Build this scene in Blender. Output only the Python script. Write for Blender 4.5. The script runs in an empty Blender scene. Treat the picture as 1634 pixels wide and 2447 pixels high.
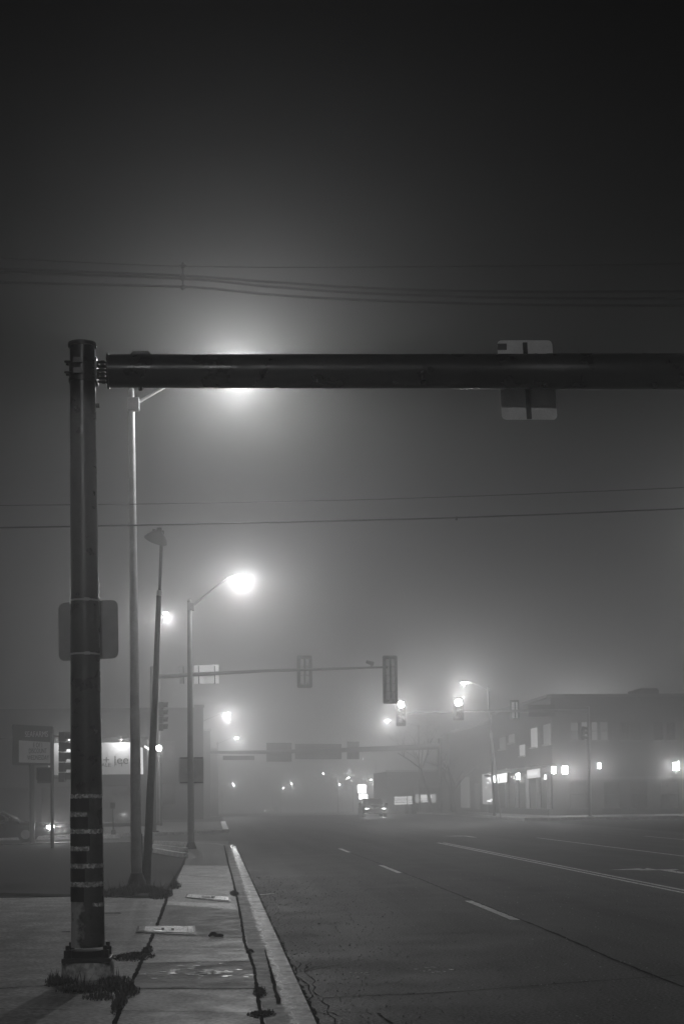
import bpy, math, random
from mathutils import Matrix, Vector
random.seed(11)
SC = bpy.context.scene
COL = SC.collection
R = math.radians

# ---------------------------------------------------------------- camera
W, HH, F = 1634.0, 2447.0, 3500.0
CAM_H = 1.65
PITCH, ROLL = R(5.0), R(-0.7)
VPX, VPY = 510.0, 1905.0            # where the street's direction vanishes in the photograph


def cam_rot(yaw):
    return Matrix.Rotation(-yaw, 3, 'Z') @ Matrix.Rotation(math.pi / 2 + PITCH, 3, 'X') @ Matrix.Rotation(ROLL, 3, 'Z')


lo, hi = R(0), R(12)
for _ in range(50):
    yaw = (lo + hi) / 2
    c = cam_rot(yaw).transposed() @ Vector((0, 1, 0))
    if W / 2 + F * c.x / -c.z > VPX:
        lo = yaw
    else:
        hi = yaw
ROT = cam_rot(yaw)
c = ROT.transposed() @ Vector((0, 1, 0))
SY = (VPY - HH / 2) / F + c.y / -c.z
cam_data = bpy.data.cameras.new('camera')
cam = bpy.data.objects.new('camera', cam_data)
COL.objects.link(cam)
cam.matrix_world = Matrix.Translation((0, 0, CAM_H)) @ ROT.to_4x4()
cam_data.sensor_width = 36
cam_data.lens = 36 * F / HH
cam_data.shift_y = SY * F / HH
cam_data.clip_start = 0.1
cam_data.clip_end = 3000
SC.camera = cam

# ---------------------------------------------------------------- night sky, exposure
world = bpy.data.worlds.new('World')
SC.world = world
world.use_nodes = True
bg = world.node_tree.nodes['Background']
bg.inputs['Color'].default_value = (1, 1, 1, 1)
bg.inputs['Strength'].default_value = 0.0006
SC.view_settings.view_transform = 'Standard'
SC.view_settings.look = 'None'
SC.view_settings.exposure = 0
SC.view_settings.gamma = 1
SC.cycles.use_denoising = True
SC.cycles.denoising_prefilter = 'ACCURATE'
SC.cycles.use_adaptive_sampling = False
SC.cycles.volume_bounces = 1
SC.cycles.max_bounces = 5
SC.cycles.diffuse_bounces = 2
SC.cycles.glossy_bounces = 2
SC.cycles.transmission_bounces = 2
SC.cycles.caustics_reflective = False
SC.cycles.caustics_refractive = False
SC.cycles.sample_clamp_indirect = 4

FOG = 0.0085          # extinction per metre
FOG_G = 0.865
UP = 0.12              # share of a lamp's light that also leaves upwards
LAMP = 0.08            # common factor on every lamp


# ---------------------------------------------------------------- pixel -> place helpers
def ray(px, py):
    return (ROT @ Vector(((px - W / 2) / F, (HH / 2 - py) / F + SY, -1))).normalized()


def gz(y):
    return 0.0 if y < 112 else -0.0094 * (y - 112) * min(1, (y - 112) / 40)


def V(px, py, y):                    # point on the sight line at street distance y
    d = ray(px, py)
    return Vector((0, 0, CAM_H)) + d * (y / d.y)


def G(px, py, z=0.0):                # point on flat ground of height z
    d = ray(px, py)
    return Vector((0, 0, CAM_H)) + d * ((z - CAM_H) / d.z)


def base_at(px, y, z=None):          # ground point under column px near the horizon
    p = V(px, 1950, y)
    return Vector((p.x, y, gz(y) if z is None else z))


# ---------------------------------------------------------------- mesh collector
class MB:
    def __init__(s):
        s.v, s.f = [], []

    def add(s, vs, fs):
        o = len(s.v)
        s.v += [Vector(v) for v in vs]
        s.f += [tuple(i + o for i in f) for f in fs]
        return s

    def box(s, c, d, rot=None):
        c = Vector(c)
        vs = []
        for x in (-.5, .5):
            for y in (-.5, .5):
                for z in (-.5, .5):
                    v = Vector((x * d[0], y * d[1], z * d[2]))
                    vs.append(c + (rot @ v if rot else v))
        return s.add(vs, [(0, 1, 3, 2), (4, 6, 7, 5), (0, 4, 5, 1), (2, 3, 7, 6), (0, 2, 6, 4), (1, 5, 7, 3)])

    def tube(s, pts, rs, n=12, cap=True):
        pts = [Vector(p) for p in pts]
        if not isinstance(rs, (list, tuple)):
            rs = [rs] * len(pts)
        o = len(s.v)
        prev = None
        for i, p in enumerate(pts):
            t = (pts[min(i + 1, len(pts) - 1)] - pts[max(i - 1, 0)]).normalized()
            if prev is None:
                a = Vector((0, 0, 1)) if abs(t.z) < .9 else Vector((1, 0, 0))
                u = t.cross(a).normalized()
            else:
                u = (prev - t * prev.dot(t)).normalized()
            prev = u
            w = t.cross(u)
            for k in range(n):
                a = 2 * math.pi * k / n
                s.v.append(p + (u * math.cos(a) + w * math.sin(a)) * rs[i])
        for i in range(len(pts) - 1):
            for k in range(n):
                k2 = (k + 1) % n
                s.f.append((o + i * n + k, o + i * n + k2, o + (i + 1) * n + k2, o + (i + 1) * n + k))
        if cap:
            s.f.append(tuple(o + k for k in range(n))[::-1])
            s.f.append(tuple(o + (len(pts) - 1) * n + k for k in range(n)))
        return s

    def prism(s, poly, off):           # poly: list of 3D points, off: extrusion vector
        n = len(poly)
        off = Vector(off)
        a = [Vector(p) for p in poly]
        b = [p + off for p in a]
        fs = [tuple(range(n))[::-1], tuple(range(n, 2 * n))]
        fs += [(i, (i + 1) % n, n + (i + 1) % n, n + i) for i in range(n)]
        return s.add(a + b, fs)

    def sheet(s, poly):
        return s.add(poly, [tuple(range(len(poly)))])

    def shell(s, c, r, a0, a1, z0, z1, t=0.004, n=14, jag=0.0):   # curved patch on an upright tube
        vs, fs = [], []
        for k in range(n + 1):
            a = a0 + (a1 - a0) * k / n
            jj0, jj1 = random.uniform(-jag, jag), random.uniform(-jag, jag)
            for (rr, zz) in ((r(z0), z0 + jj0), (r(z0) + t, z0 + jj0), (r(z1) + t, z1 + jj1), (r(z1), z1 + jj1)):
                cc = c(zz)
                vs.append(Vector((cc.x + rr * math.cos(a), cc.y + rr * math.sin(a), zz)))
        for k in range(n):
            o, p = k * 4, k * 4 + 4
            for q in range(4):
                fs.append((o + q, o + (q + 1) % 4, p + (q + 1) % 4, p + q))
        fs += [(3, 2, 1, 0), (n * 4, n * 4 + 1, n * 4 + 2, n * 4 + 3)]
        return s.add(vs, fs)

    def build(s, name, mat, parent=None, smooth=False, bevel=0):
        me = bpy.data.meshes.new(name)
        org = parent['_loc'] if parent is not None else (0, 0, 0)
        org = Vector(org)
        me.from_pydata([tuple(v - org) for v in s.v], [], s.f)
        me.update()
        import bmesh
        b = bmesh.new()
        b.from_mesh(me)
        bmesh.ops.recalc_face_normals(b, faces=b.faces)
        b.to_mesh(me)
        b.free()
        o = bpy.data.objects.new(name, me)
        COL.objects.link(o)
        me.materials.append(mat)
        if smooth:
            for p in me.polygons:
                p.use_smooth = True
            try:
                me.set_sharp_from_angle(angle=R(40))
            except Exception:
                pass
        if bevel:
            m = o.modifiers.new('bevel', 'BEVEL')
            m.width = bevel
            m.segments = 2
            m.limit_method = 'ANGLE'
        if parent is not None:
            o.parent = parent
            o['_loc'] = tuple(org)     # children of a part share the same origin
            o.location = (0, 0, 0)
            if parent.type != 'EMPTY':
                o.location = (0, 0, 0)
        else:
            o['_loc'] = (0, 0, 0)
        return o


def tag(o, label=None, cat=None, group=None, kind=None):
    if label: o['label'] = label
    if cat: o['category'] = cat
    if group: o['group'] = group
    if kind: o['kind'] = kind
    return o


def thing(name, loc, label, cat, group=None):
    o = bpy.data.objects.new(name, None)
    COL.objects.link(o)
    o.location = loc
    o.empty_display_size = .3
    o['_loc'] = tuple(loc)
    return tag(o, label, cat, group)


# ---------------------------------------------------------------- materials (all greys)
def mat(name, base=.2, rough=.6, metal=0.0, var=.25, scale=3.0, bump=0.0, bscale=60.0, spec=.5, emit=0.0, speck=0.0):
    m = bpy.data.materials.new(name)
    m.use_nodes = True
    nt = m.node_tree
    N, L = nt.nodes, nt.links
    p = N['Principled BSDF']
    p.inputs['Metallic'].default_value = metal
    p.inputs['Specular IOR Level'].default_value = spec
    tc = N.new('ShaderNodeTexCoord')
    no = N.new('ShaderNodeTexNoise')
    no.inputs['Scale'].default_value = scale
    no.inputs['Detail'].default_value = 8
    L.new(tc.outputs['Object'], no.inputs['Vector'])
    mr = N.new('ShaderNodeMapRange')
    mr.inputs['From Min'].default_value = .25
    mr.inputs['From Max'].default_value = .75
    mr.inputs['To Min'].default_value = base * (1 - var)
    mr.inputs['To Max'].default_value = base * (1 + var)
    L.new(no.outputs['Fac'], mr.inputs['Value'])
    val = mr.outputs['Result']
    if speck:
        n2 = N.new('ShaderNodeTexNoise')
        n2.inputs['Scale'].default_value = bscale
        n2.inputs['Detail'].default_value = 3
        L.new(tc.outputs['Object'], n2.inputs['Vector'])
        m2 = N.new('ShaderNodeMapRange')
        m2.inputs['From Min'].default_value = .38
        m2.inputs['From Max'].default_value = .62
        m2.inputs['To Min'].default_value = 1 - speck
        m2.inputs['To Max'].default_value = 1 + speck
        L.new(n2.outputs['Fac'], m2.inputs['Value'])
        mu = N.new('ShaderNodeMath')
        mu.operation = 'MULTIPLY'
        L.new(val, mu.inputs[0])
        L.new(m2.outputs['Result'], mu.inputs[1])
        val = mu.outputs[0]
    L.new(val, p.inputs['Base Color'])
    rr = N.new('ShaderNodeMapRange')
    rr.inputs['From Min'].default_value = .3
    rr.inputs['From Max'].default_value = .7
    rr.inputs['To Min'].default_value = max(.05, rough - .12)
    rr.inputs['To Max'].default_value = min(1, rough + .12)
    L.new(no.outputs['Fac'], rr.inputs['Value'])
    L.new(rr.outputs['Result'], p.inputs['Roughness'])
    if bump:
        nb = N.new('ShaderNodeTexNoise')
        nb.inputs['Scale'].default_value = bscale
        nb.inputs['Detail'].default_value = 5
        L.new(tc.outputs['Object'], nb.inputs['Vector'])
        bu = N.new('ShaderNodeBump')
        bu.inputs['Strength'].default_value = bump
        bu.inputs['Distance'].default_value = .01
        L.new(nb.outputs['Fac'], bu.inputs['Height'])
        L.new(bu.outputs['Normal'], p.inputs['Normal'])
    if emit:
        p.inputs['Emission Color'].default_value = (1, 1, 1, 1)
        p.inputs['Emission Strength'].default_value = emit
    return m


def add_streaks(m, amount, sx=1.4, sy=.05):
    """tyre-polished and oil-darkened bands that run along the street"""
    nt = m.node_tree
    N, L = nt.nodes, nt.links
    p = N['Principled BSDF']
    old = p.inputs['Base Color'].links[0].from_socket
    tc = N.new('ShaderNodeTexCoord')
    mp = N.new('ShaderNodeMapping')
    mp.inputs['Scale'].default_value = (sx, sy, 1)
    L.new(tc.outputs['Object'], mp.inputs['Vector'])
    n = N.new('ShaderNodeTexNoise')
    n.inputs['Scale'].default_value = 1
    n.inputs['Detail'].default_value = 4
    L.new(mp.outputs['Vector'], n.inputs['Vector'])
    r_ = N.new('ShaderNodeMapRange')
    r_.inputs['From Min'].default_value = .3
    r_.inputs['From Max'].default_value = .7
    r_.inputs['To Min'].default_value = 1 - amount
    r_.inputs['To Max'].default_value = 1 + amount
    L.new(n.outputs['Fac'], r_.inputs['Value'])
    mu = N.new('ShaderNodeMix')
    mu.data_type = 'RGBA'
    mu.blend_type = 'MULTIPLY'
    mu.inputs['Factor'].default_value = 1
    L.new(old, mu.inputs['A'])
    L.new(r_.outputs[0], mu.inputs['B'])
    L.new(mu.outputs['Result'], p.inputs['Base Color'])


def brick_mat(name, base):
    m = mat(name, base, .85, var=.3, scale=1.2)
    nt = m.node_tree
    N, L = nt.nodes, nt.links
    p = N['Principled BSDF']
    br = N.new('ShaderNodeTexBrick')
    br.inputs['Scale'].default_value = 1
    br.inputs['Brick Width'].default_value = .22
    br.inputs['Row Height'].default_value = .075
    br.inputs['Mortar Size'].default_value = .008
    tc = N.new('ShaderNodeTexCoord')
    mp = N.new('ShaderNodeMapping')
    mp.inputs['Rotation'].default_value = (R(90), 0, 0)
    L.new(tc.outputs['Object'], mp.inputs['Vector'])
    L.new(mp.outputs['Vector'], br.inputs['Vector'])
    br.inputs['Color1'].default_value = (base, base, base, 1)
    br.inputs['Color2'].default_value = (base * .6, base * .6, base * .6, 1)
    br.inputs['Mortar'].default_value = (base * 1.6, base * 1.6, base * 1.6, 1)
    old = p.inputs['Base Color'].links[0].from_socket
    mx = N.new('ShaderNodeMix')
    mx.data_type = 'RGBA'
    mx.blend_type = 'MIX'
    mx.inputs['Factor'].default_value = .5
    L.new(old, mx.inputs['A'])
    L.new(br.outputs['Color'], mx.inputs['B'])
    L.new(mx.outputs['Result'], p.inputs['Base Color'])
    return m


def emitm(name, e):
    m = bpy.data.materials.new(name)
    m.use_nodes = True
    nt = m.node_tree
    nt.nodes.clear()
    em = nt.nodes.new('ShaderNodeEmission')
    em.inputs['Strength'].default_value = e
    em.inputs['Color'].default_value = (1, 1, 1, 1)
    out = nt.nodes.new('ShaderNodeOutputMaterial')
    nt.links.new(em.outputs[0], out.inputs[0])
    return m


M = dict(
    asphalt=mat('asphalt', .065, .62, var=.45, scale=.8, bump=1.0, bscale=38, speck=.9, spec=.45),
    lot=mat('lot_asphalt', .06, .8, var=.45, scale=.5, bump=.5, bscale=60, speck=.4, spec=.25),
    ground=mat('ground', .05, .95, var=.3, scale=.4, spec=.1),
    concrete=mat('concrete', .42, .52, var=.5, scale=2.4, bump=.35, bscale=24, speck=.35, spec=.35),
    concrete_dark=mat('dark_concrete', .17, .58, var=.4, scale=3, bump=.35, bscale=24, speck=.35, spec=.3),
    concrete_pale=mat('pale_concrete', .62, .45, var=.3, scale=3.5, bump=.35, bscale=24, speck=.3, spec=.4),
    kerb=mat('kerb_concrete', .68, .38, var=.4, scale=5, bump=.4, bscale=45, speck=.3, spec=.5),
    crack=mat('crack_dirt', .012, 1, var=.4, scale=20, spec=.05),
    soil=mat('soil', .03, 1, var=.5, scale=14, bump=.8, bscale=40, spec=.1),
    grassm=mat('grass_blades', .13, .8, var=.5, scale=9, spec=.2),
    paint=mat('road_paint', .85, .6, var=.35, scale=8, bump=.2, bscale=80, speck=.35),
    dark_steel=mat('weathered_dark_steel', .02, .42, metal=.1, var=.35, scale=6, bump=.12, bscale=35, spec=.5, speck=.12),
    arm_steel=mat('mast_arm_steel', .018, .33, metal=.1, var=.35, scale=4, bump=.12, bscale=25, spec=.5, speck=.15),
    black=mat('black_paint', .006, .6, var=.3, scale=10, spec=.2),
    tape=mat('worn_tape', .6, .7, var=.8, scale=22, speck=.5, bscale=45),
    galv=mat('galvanised_steel', .45, .5, metal=.1, var=.2, scale=5, speck=.1),
    pole_grey=mat('grey_pole_paint', .16, .6, var=.25, scale=5, speck=.1),
    wood=mat('weathered_wood', .08, .9, var=.4, scale=12, bump=.4, bscale=25),
    sign_back=mat('sign_aluminium', .85, .6, metal=0, var=.14, scale=5, speck=.05),
    sign_dull=mat('dull_aluminium', .38, .6, metal=.2, var=.2, scale=4),
    sign_shiny=mat('shiny_aluminium', .9, .38, metal=.85, var=.06, scale=4),
    white=mat('white_panel', .9, .6, var=.08, scale=2),
    reader=mat('reader_board', .55, .7, var=.15, scale=3),
    plate=mat('hatch_plate', .95, .3, var=.15, scale=12, bump=.2, bscale=50, speck=.12),
    brick=brick_mat('dark_brick', .045),
    brick2=brick_mat('pale_brick', .11),
    stucco=mat('stucco_wall', .12, .9, var=.2, scale=1, bump=.2, bscale=20),
    stone=mat('pale_stone', .38, .8, var=.15, scale=3),
    wall_dark=mat('dark_wall', .035, .9, var=.3, scale=.6),
    glass=mat('dark_glass', .02, .12, var=.1, scale=2, spec=.8),
    carpaint=mat('dark_car_paint', .02, .3, var=.1, scale=2, spec=.6),
    chrome=mat('chrome_trim', .6, .2, metal=1, var=.05),
    rubber=mat('rubber', .012, .9, var=.2),
    bark=mat('bark', .12, .95, var=.4, scale=8),
    wire=mat('wire_sheath', .02, .6, var=.2),
    glow_lamp=emitm('lamp_glow', 60), glow_far=emitm('far_lamp_glow', 220), glow_head=emitm('headlight_glow', 45),
    glow_head_far=emitm('car_headlight_glow', 4), glow_headfar=emitm('far_headlight_glow', 160),
    glow_sign=emitm('lit_sign', 2.6), glow_sign_dim=emitm('dim_lit_sign', 1.0), glow_signal=emitm('signal_glow', 30),
    glow_wall=emitm('wall_lamp_glow', 30), glow_mon=emitm('monument_glow', 1.1), glow_mon_dim=emitm('dim_monument_glow', .55), glow_mon_text=emitm('monument_text_glow', 1.5), glow_win=emitm('lit_window', .16), glow_win_dim=emitm('dim_lit_window', .09),
    glow_win_bright=emitm('bright_lit_window', .42),
    sign_ink=mat('sign_ink', .03, .8), ink_mid=mat('grey_ink', .10, .8),
    fleck=mat('light_fleck', 1.0, .22, var=.2, scale=20),  # near-white colour for the dappled light on the ground
)

add_streaks(M['asphalt'], .45)
add_streaks(M['concrete'], .2, .5, 2.5)


def light(parent, loc, power, radius=.12, name='bulb_light', spot=None, aim=None):
    d = bpy.data.lights.new(name, 'SPOT' if spot else 'POINT')
    d.energy = power * LAMP
    d.shadow_soft_size = radius
    if spot:
        d.spot_size = spot
        d.spot_blend = .6 if spot < 2 else .04
    o = bpy.data.objects.new(name, d)
    COL.objects.link(o)
    o.parent = parent
    o.location = Vector(loc) - Vector(parent['_loc'])
    if aim is not None:
        o.rotation_euler = (Vector(aim) - Vector(loc)).to_track_quat('-Z', 'Y').to_euler()
    return o


def text(body, size, loc, m, parent, name='lettering', rz=0.0, sx=1.0, ext=.006):
    cu = bpy.data.curves.new(name, 'FONT')
    cu.body = body
    cu.size = size
    cu.extrude = ext
    cu.align_x = 'CENTER'
    cu.align_y = 'CENTER'
    cu.materials.append(m)
    o = bpy.data.objects.new(name, cu)
    COL.objects.link(o)
    o.parent = parent
    o.location = Vector(loc) - Vector(parent['_loc'])
    o.rotation_euler = (R(90), 0, rz)
    o.scale = (sx, 1, 1)
    bpy.context.view_layer.update()
    me = bpy.data.meshes.new_from_object(o)
    mo = bpy.data.objects.new(name, me)
    COL.objects.link(mo)
    mo.parent = parent
    mo.location, mo.rotation_euler, mo.scale = o.location, o.rotation_euler, o.scale
    mo['_loc'] = parent['_loc']
    bpy.data.objects.remove(o)
    return mo


def rrect(w, h, r, n=4):
    pts = []
    for (cx, cz, a0) in ((w / 2 - r, h / 2 - r, 0), (-w / 2 + r, h / 2 - r, 90), (-w / 2 + r, -h / 2 + r, 180), (w / 2 - r, -h / 2 + r, 270)):
        for k in range(n + 1):
            a = R(a0 + 90 * k / n)
            pts.append((cx + r * math.cos(a), cz + r * math.sin(a)))
    return pts


def plate_on(mb, pts_px, y, t=.004):      # a flat plate whose corners are given as sight lines at distance y
    return mb.prism([V(a, b, y) for a, b in pts_px], (0, t, 0))


def rounded_px(pts, r=.18, n=4):           # round the corners of a pixel quadrilateral
    out = []
    k = len(pts)
    for i in range(k):
        p0, p1, p2 = [Vector((*pts[(i + j) % k], 0)) for j in (-1, 0, 1)]
        rad = r * min((p1 - p0).length, (p2 - p1).length)
        a = p1 + (p0 - p1).normalized() * rad
        b = p1 + (p2 - p1).normalized() * rad
        for j in range(n + 1):
            t = j / n
            q = a * (1 - t) ** 2 + p1 * 2 * t * (1 - t) + b * t * t
            out.append((q.x, q.y))
    return out


def kerb_mat(x_mid):
    """grey concrete back half, paler front half with a ragged border along x = x_mid"""
    m = mat('kerb_two_tone', .36, .33, var=.35, scale=5, bump=.35, bscale=30, speck=.3, spec=.8)
    nt = m.node_tree
    N, L = nt.nodes, nt.links
    p = N['Principled BSDF']
    old = p.inputs['Base Color'].links[0].from_socket
    tc = N.new('ShaderNodeTexCoord')
    sp = N.new('ShaderNodeSeparateXYZ')
    L.new(tc.outputs['Object'], sp.inputs[0])
    mp = N.new('ShaderNodeMapping')
    mp.inputs['Scale'].default_value = (14, 5, 14)
    L.new(tc.outputs['Object'], mp.inputs['Vector'])
    n = N.new('ShaderNodeTexNoise')
    n.inputs['Scale'].default_value = 1
    n.inputs['Detail'].default_value = 6
    n.inputs['Roughness'].default_value = .7
    L.new(mp.outputs['Vector'], n.inputs['Vector'])
    ma = N.new('ShaderNodeMath')
    ma.operation = 'MULTIPLY_ADD'
    ma.inputs[1].default_value = .30
    L.new(n.outputs['Fac'], ma.inputs[0])
    L.new(sp.outputs['X'], ma.inputs[2])
    r_ = N.new('ShaderNodeMapRange')
    r_.inputs['From Min'].default_value = x_mid + .15 - .02
    r_.inputs['From Max'].default_value = x_mid + .15 + .03
    L.new(ma.outputs[0], r_.inputs['Value'])
    mx = N.new('ShaderNodeMix')
    mx.data_type = 'RGBA'
    L.new(r_.outputs[0], mx.inputs['Factor'])
    L.new(old, mx.inputs['A'])
    mx.inputs['B'].default_value = (.95, .95, .95, 1)
    n3 = N.new('ShaderNodeTexNoise')
    n3.inputs['Scale'].default_value = 3.2
    n3.inputs['Detail'].default_value = 7
    n3.inputs['Roughness'].default_value = .7
    L.new(tc.outputs['Object'], n3.inputs['Vector'])
    st = N.new('ShaderNodeMapRange')
    st.inputs['From Min'].default_value = .40
    st.inputs['From Max'].default_value = .56
    st.inputs['To Min'].default_value = .35
    st.inputs['To Max'].default_value = 1
    L.new(n3.outputs['Fac'], st.inputs['Value'])
    m3 = N.new('ShaderNodeMix')
    m3.data_type = 'RGBA'
    m3.blend_type = 'MULTIPLY'
    m3.inputs['Factor'].default_value = 1
    L.new(mx.outputs['Result'], m3.inputs['A'])
    L.new(st.outputs[0], m3.inputs['B'])
    L.new(m3.outputs['Result'], p.inputs['Base Color'])
    ro = N.new('ShaderNodeMapRange')
    ro.inputs['To Min'].default_value = .62
    ro.inputs['To Max'].default_value = .22
    L.new(r_.outputs[0], ro.inputs['Value'])
    L.new(ro.outputs[0], p.inputs['Roughness'])
    return m


# ================================================================ THE GROUND
def ground_strip(x0, x1, y0, y1, z, step=12):
    mb = MB()
    ys = [y0]
    while ys[-1] < y1:
        ys.append(min(y1, ys[-1] + step))
    for y in ys:
        a = x0(y) if callable(x0) else x0
        b = x1(y) if callable(x1) else x1
        mb.v += [Vector((a, y, gz(y) + z)), Vector((b, y, gz(y) + z))]
    for i in range(len(ys) - 1):
        mb.f.append((2 * i, 2 * i + 1, 2 * i + 3, 2 * i + 2))
    return mb


SW_Z = .05                                # the pavement stands this much over the road
tag(ground_strip(-350, 350, -60, 760, -.03).build('ground', M['ground']), kind='structure')
ROAD_L = G(661, 2246).x                   # edge between kerb and asphalt
tag(ground_strip(ROAD_L, 19.0, -50, 755, 0).build('road', M['asphalt']), kind='structure')
# side street to the left, with a rounded near corner
mb = MB()
cx, cy, rr_ = ROAD_L - 6.0, 49.0, 6.0
pts = [Vector((ROAD_L, 49.0, 0))]
for k in range(1, 9):
    a = R(90 * k / 8)
    pts.append(Vector((cx + rr_ * math.cos(a), cy + rr_ * math.sin(a), 0)))
pts += [Vector((-120, 55, 0)), Vector((-120, 64, 0)), Vector((-4, 64, 0)), Vector((ROAD_L - 1.2, 66, 0)), Vector((ROAD_L, 69, 0))]
mb.sheet(pts)
tag(mb.build('side_street', M['asphalt']), kind='structure')
# pavement left of the road
SWL = G(375, 2213, SW_Z).x
mb = MB()
KB = G(569, 2157, SW_Z).x                 # back of the kerb strip
_in = rr_ - .45
_arc = [(ROAD_L - 6 + _in * math.cos(R(a)), 49 + _in * math.sin(R(a)), -.05) for a in (0, 8, 16, 24, 32) if ROAD_L - 6 + _in * math.cos(R(a)) > SWL]
mb.prism([(SWL, -30, -.05), (KB, -30, -.05), (KB, 48.9, -.05)] + _arc + [(SWL, 49 + math.sqrt(max(0, _in ** 2 - (SWL - ROAD_L + 6) ** 2)), -.05)], (0, 0, .05 + SW_Z))
tag(mb.build('sidewalk', M['concrete']), kind='structure')
# concrete apron left of it (near), then an asphalt car park
Y_AP = G(300, 2141, SW_Z).y
mb = MB()
mb.prism([(-40, -30, -.05), (SWL, -30, -.05), (SWL, Y_AP, -.05), (-40, Y_AP + .3, -.05)], (0, 0, .05 + SW_Z))
tag(mb.build('concrete_apron', M['concrete']), kind='structure')
mb = MB()
mb.prism([(-60, Y_AP + .5, -.05), (SWL, Y_AP + .3, -.05), (SWL, 53.4, -.05), (-60, 54, -.05)], (0, 0, .05 + SW_Z - .012))
tag(mb.build('parking_lot', M['lot']), kind='structure')
# kerb strip, sloping down to the asphalt, with rounded corner
mb = MB()
path = [(KB, ROAD_L, y) for y in range(-28, 49, 2)]
prof = []
for (a, b, y) in path:
    prof.append((Vector((a, y, SW_Z + .004)), Vector((a + (b - a) * .45, y, SW_Z + .004)), Vector((b, y, SW_Z - .004)), Vector((b + .02, y, -.02))))
for k in range(1, 9):
    a = R(90 * k / 8)
    ro, ri = rr_ + .02, rr_ - .45
    prof.append(tuple(Vector((cx + q * math.cos(a), cy + q * math.sin(a), zz)) for q, zz in ((ri, SW_Z + .004), ((ro + ri) / 2, SW_Z + .01), (ro, .03), (ro, -.05))))
prof.append(tuple(Vector((-60, 55 - d, zz)) for d, zz in ((.45, SW_Z + .004), (.2, SW_Z + .01), (0, .03), (0, -.05))))
for row in prof:
    mb.v += list(row)
for i in range(len(prof) - 1):
    for q in range(3):
        mb.f.append((4 * i + q, 4 * i + q + 1, 4 * i + q + 5, 4 * i + q + 4))
tag(mb.build('kerb', kerb_mat(KB + (ROAD_L - KB) * .52)), kind='structure')
# pavement and kerb beyond the side street
mb = MB()
mb.prism([(-120, 64.3, -.05), (-4, 64.3, -.05), (ROAD_L - 1.4, 66.4, -.05), (ROAD_L - .1, 69.2, -.05), (ROAD_L - .1, 92, -.05), (-120, 92, -.05)], (0, 0, .19))
tag(mb.build('far_sidewalk', M['concrete_dark']), kind='structure')
mb = MB()
for (a, b) in (((-120, 64), (-4, 64)), ((-4, 64), (ROAD_L - 1.3, 66)), ((ROAD_L - 1.3, 66), (ROAD_L, 69)), ((ROAD_L, 69), (ROAD_L, 92))):
    a, b = Vector((*a, -.05)), Vector((*b, -.05))
    n = (b - a).cross(Vector((0, 0, 1))).normalized() * -.28
    mb.prism([a, b, b + n, a + n], (0, 0, .2))
tag(mb.build('far_kerb', M['concrete_pale']), kind='structure')
# pavement on the right-hand side of the road
mb = MB()
mb.prism([(19, 88, -.1), (130, 88, -.1), (130, 97, -.1), (26, 97, -.1), (26, 135, -.2), (19, 135, -.2)], (0, 0, .26))
tag(mb.build('right_sidewalk', M['concrete_dark']), kind='structure')
mb = MB()
mb.prism([(18.7, 88, -.1), (19, 88, -.1), (19, 135, -.2), (18.7, 135, -.2)], (0, 0, .28))
mb.prism([(18.7, 87.7, -.1), (130, 87.7, -.1), (130, 88, -.1), (18.7, 88, -.1)], (0, 0, .275))
tag(mb.build('right_kerb', M['concrete_pale']), kind='structure')


# slab tones, joints, cracks
def quad_px(mb, pts, z):
    mb.sheet([G(a, b, z) for a, b in pts])


Z1 = SW_Z + .004
mb = MB()
quad_px(mb, [(398, 2163), (568, 2176), (581, 2240), (369, 2232)], Z1)
quad_px(mb, [(440, 2010), (546, 2010), (547, 2068), (437, 2068)], Z1)
quad_px(mb, [(330, 2300), (606, 2296), (612, 2362), (309, 2362)], Z1)
tag(mb.build('dark_paving_slabs', M['concrete_dark']), kind='structure')
mb = MB()
quad_px(mb, [(402, 2154), (560, 2160), (566, 2174), (400, 2161)], Z1)
tag(mb.build('pale_paving_slab', M['concrete_pale']), kind='structure')


def ribbon(mb, pts, w, z, jag=.35, seg=.12):
    """thin strip along a ground polyline with a ragged edge; pts are world (x,y)"""
    P = [Vector((p[0], p[1])) for p in pts]
    line = []
    for a, b in zip(P[:-1], P[1:]):
        n = max(1, int((b - a).length / seg))
        for k in range(n):
            line.append(a + (b - a) * (k / n))
    line.append(P[-1])
    o = len(mb.v)
    for i, p in enumerate(line):
        t = (line[min(i + 1, len(line) - 1)] - line[max(i - 1, 0)]).normalized()
        n = Vector((-t.y, t.x))
        ww = w if not isinstance(w, (tuple, list)) else w[0] + (w[1] - w[0]) * i / len(line)
        a = ww / 2 * (1 + random.uniform(-jag, jag))
        b = ww / 2 * (1 + random.uniform(-jag, jag))
        zz = gz(p.y) + z
        mb.v += [Vector((p.x + n.x * a, p.y + n.y * a, zz)), Vector((p.x - n.x * b, p.y - n.y * b, zz))]
    for i in range(len(line) - 1):
        mb.f.append((o + 2 * i, o + 2 * i + 1, o + 2 * i + 3, o + 2 * i + 2))


def wander(p0, p1, amp, n=10):
    p0, p1 = Vector(p0[:2]), Vector(p1[:2])
    d = p1 - p0
    nn = Vector((-d.y, d.x)).normalized()
    out, off = [], 0
    for k in range(n + 1):
        t = k / n
        off = off * .6 + random.uniform(-amp, amp)
        e = 1 if 0 < k < n else 0
        out.append(p0 + d * t + nn * off * e)
    return out


def px_line(pts, z):
    return [G(a, b, z) for a, b in pts]


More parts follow.
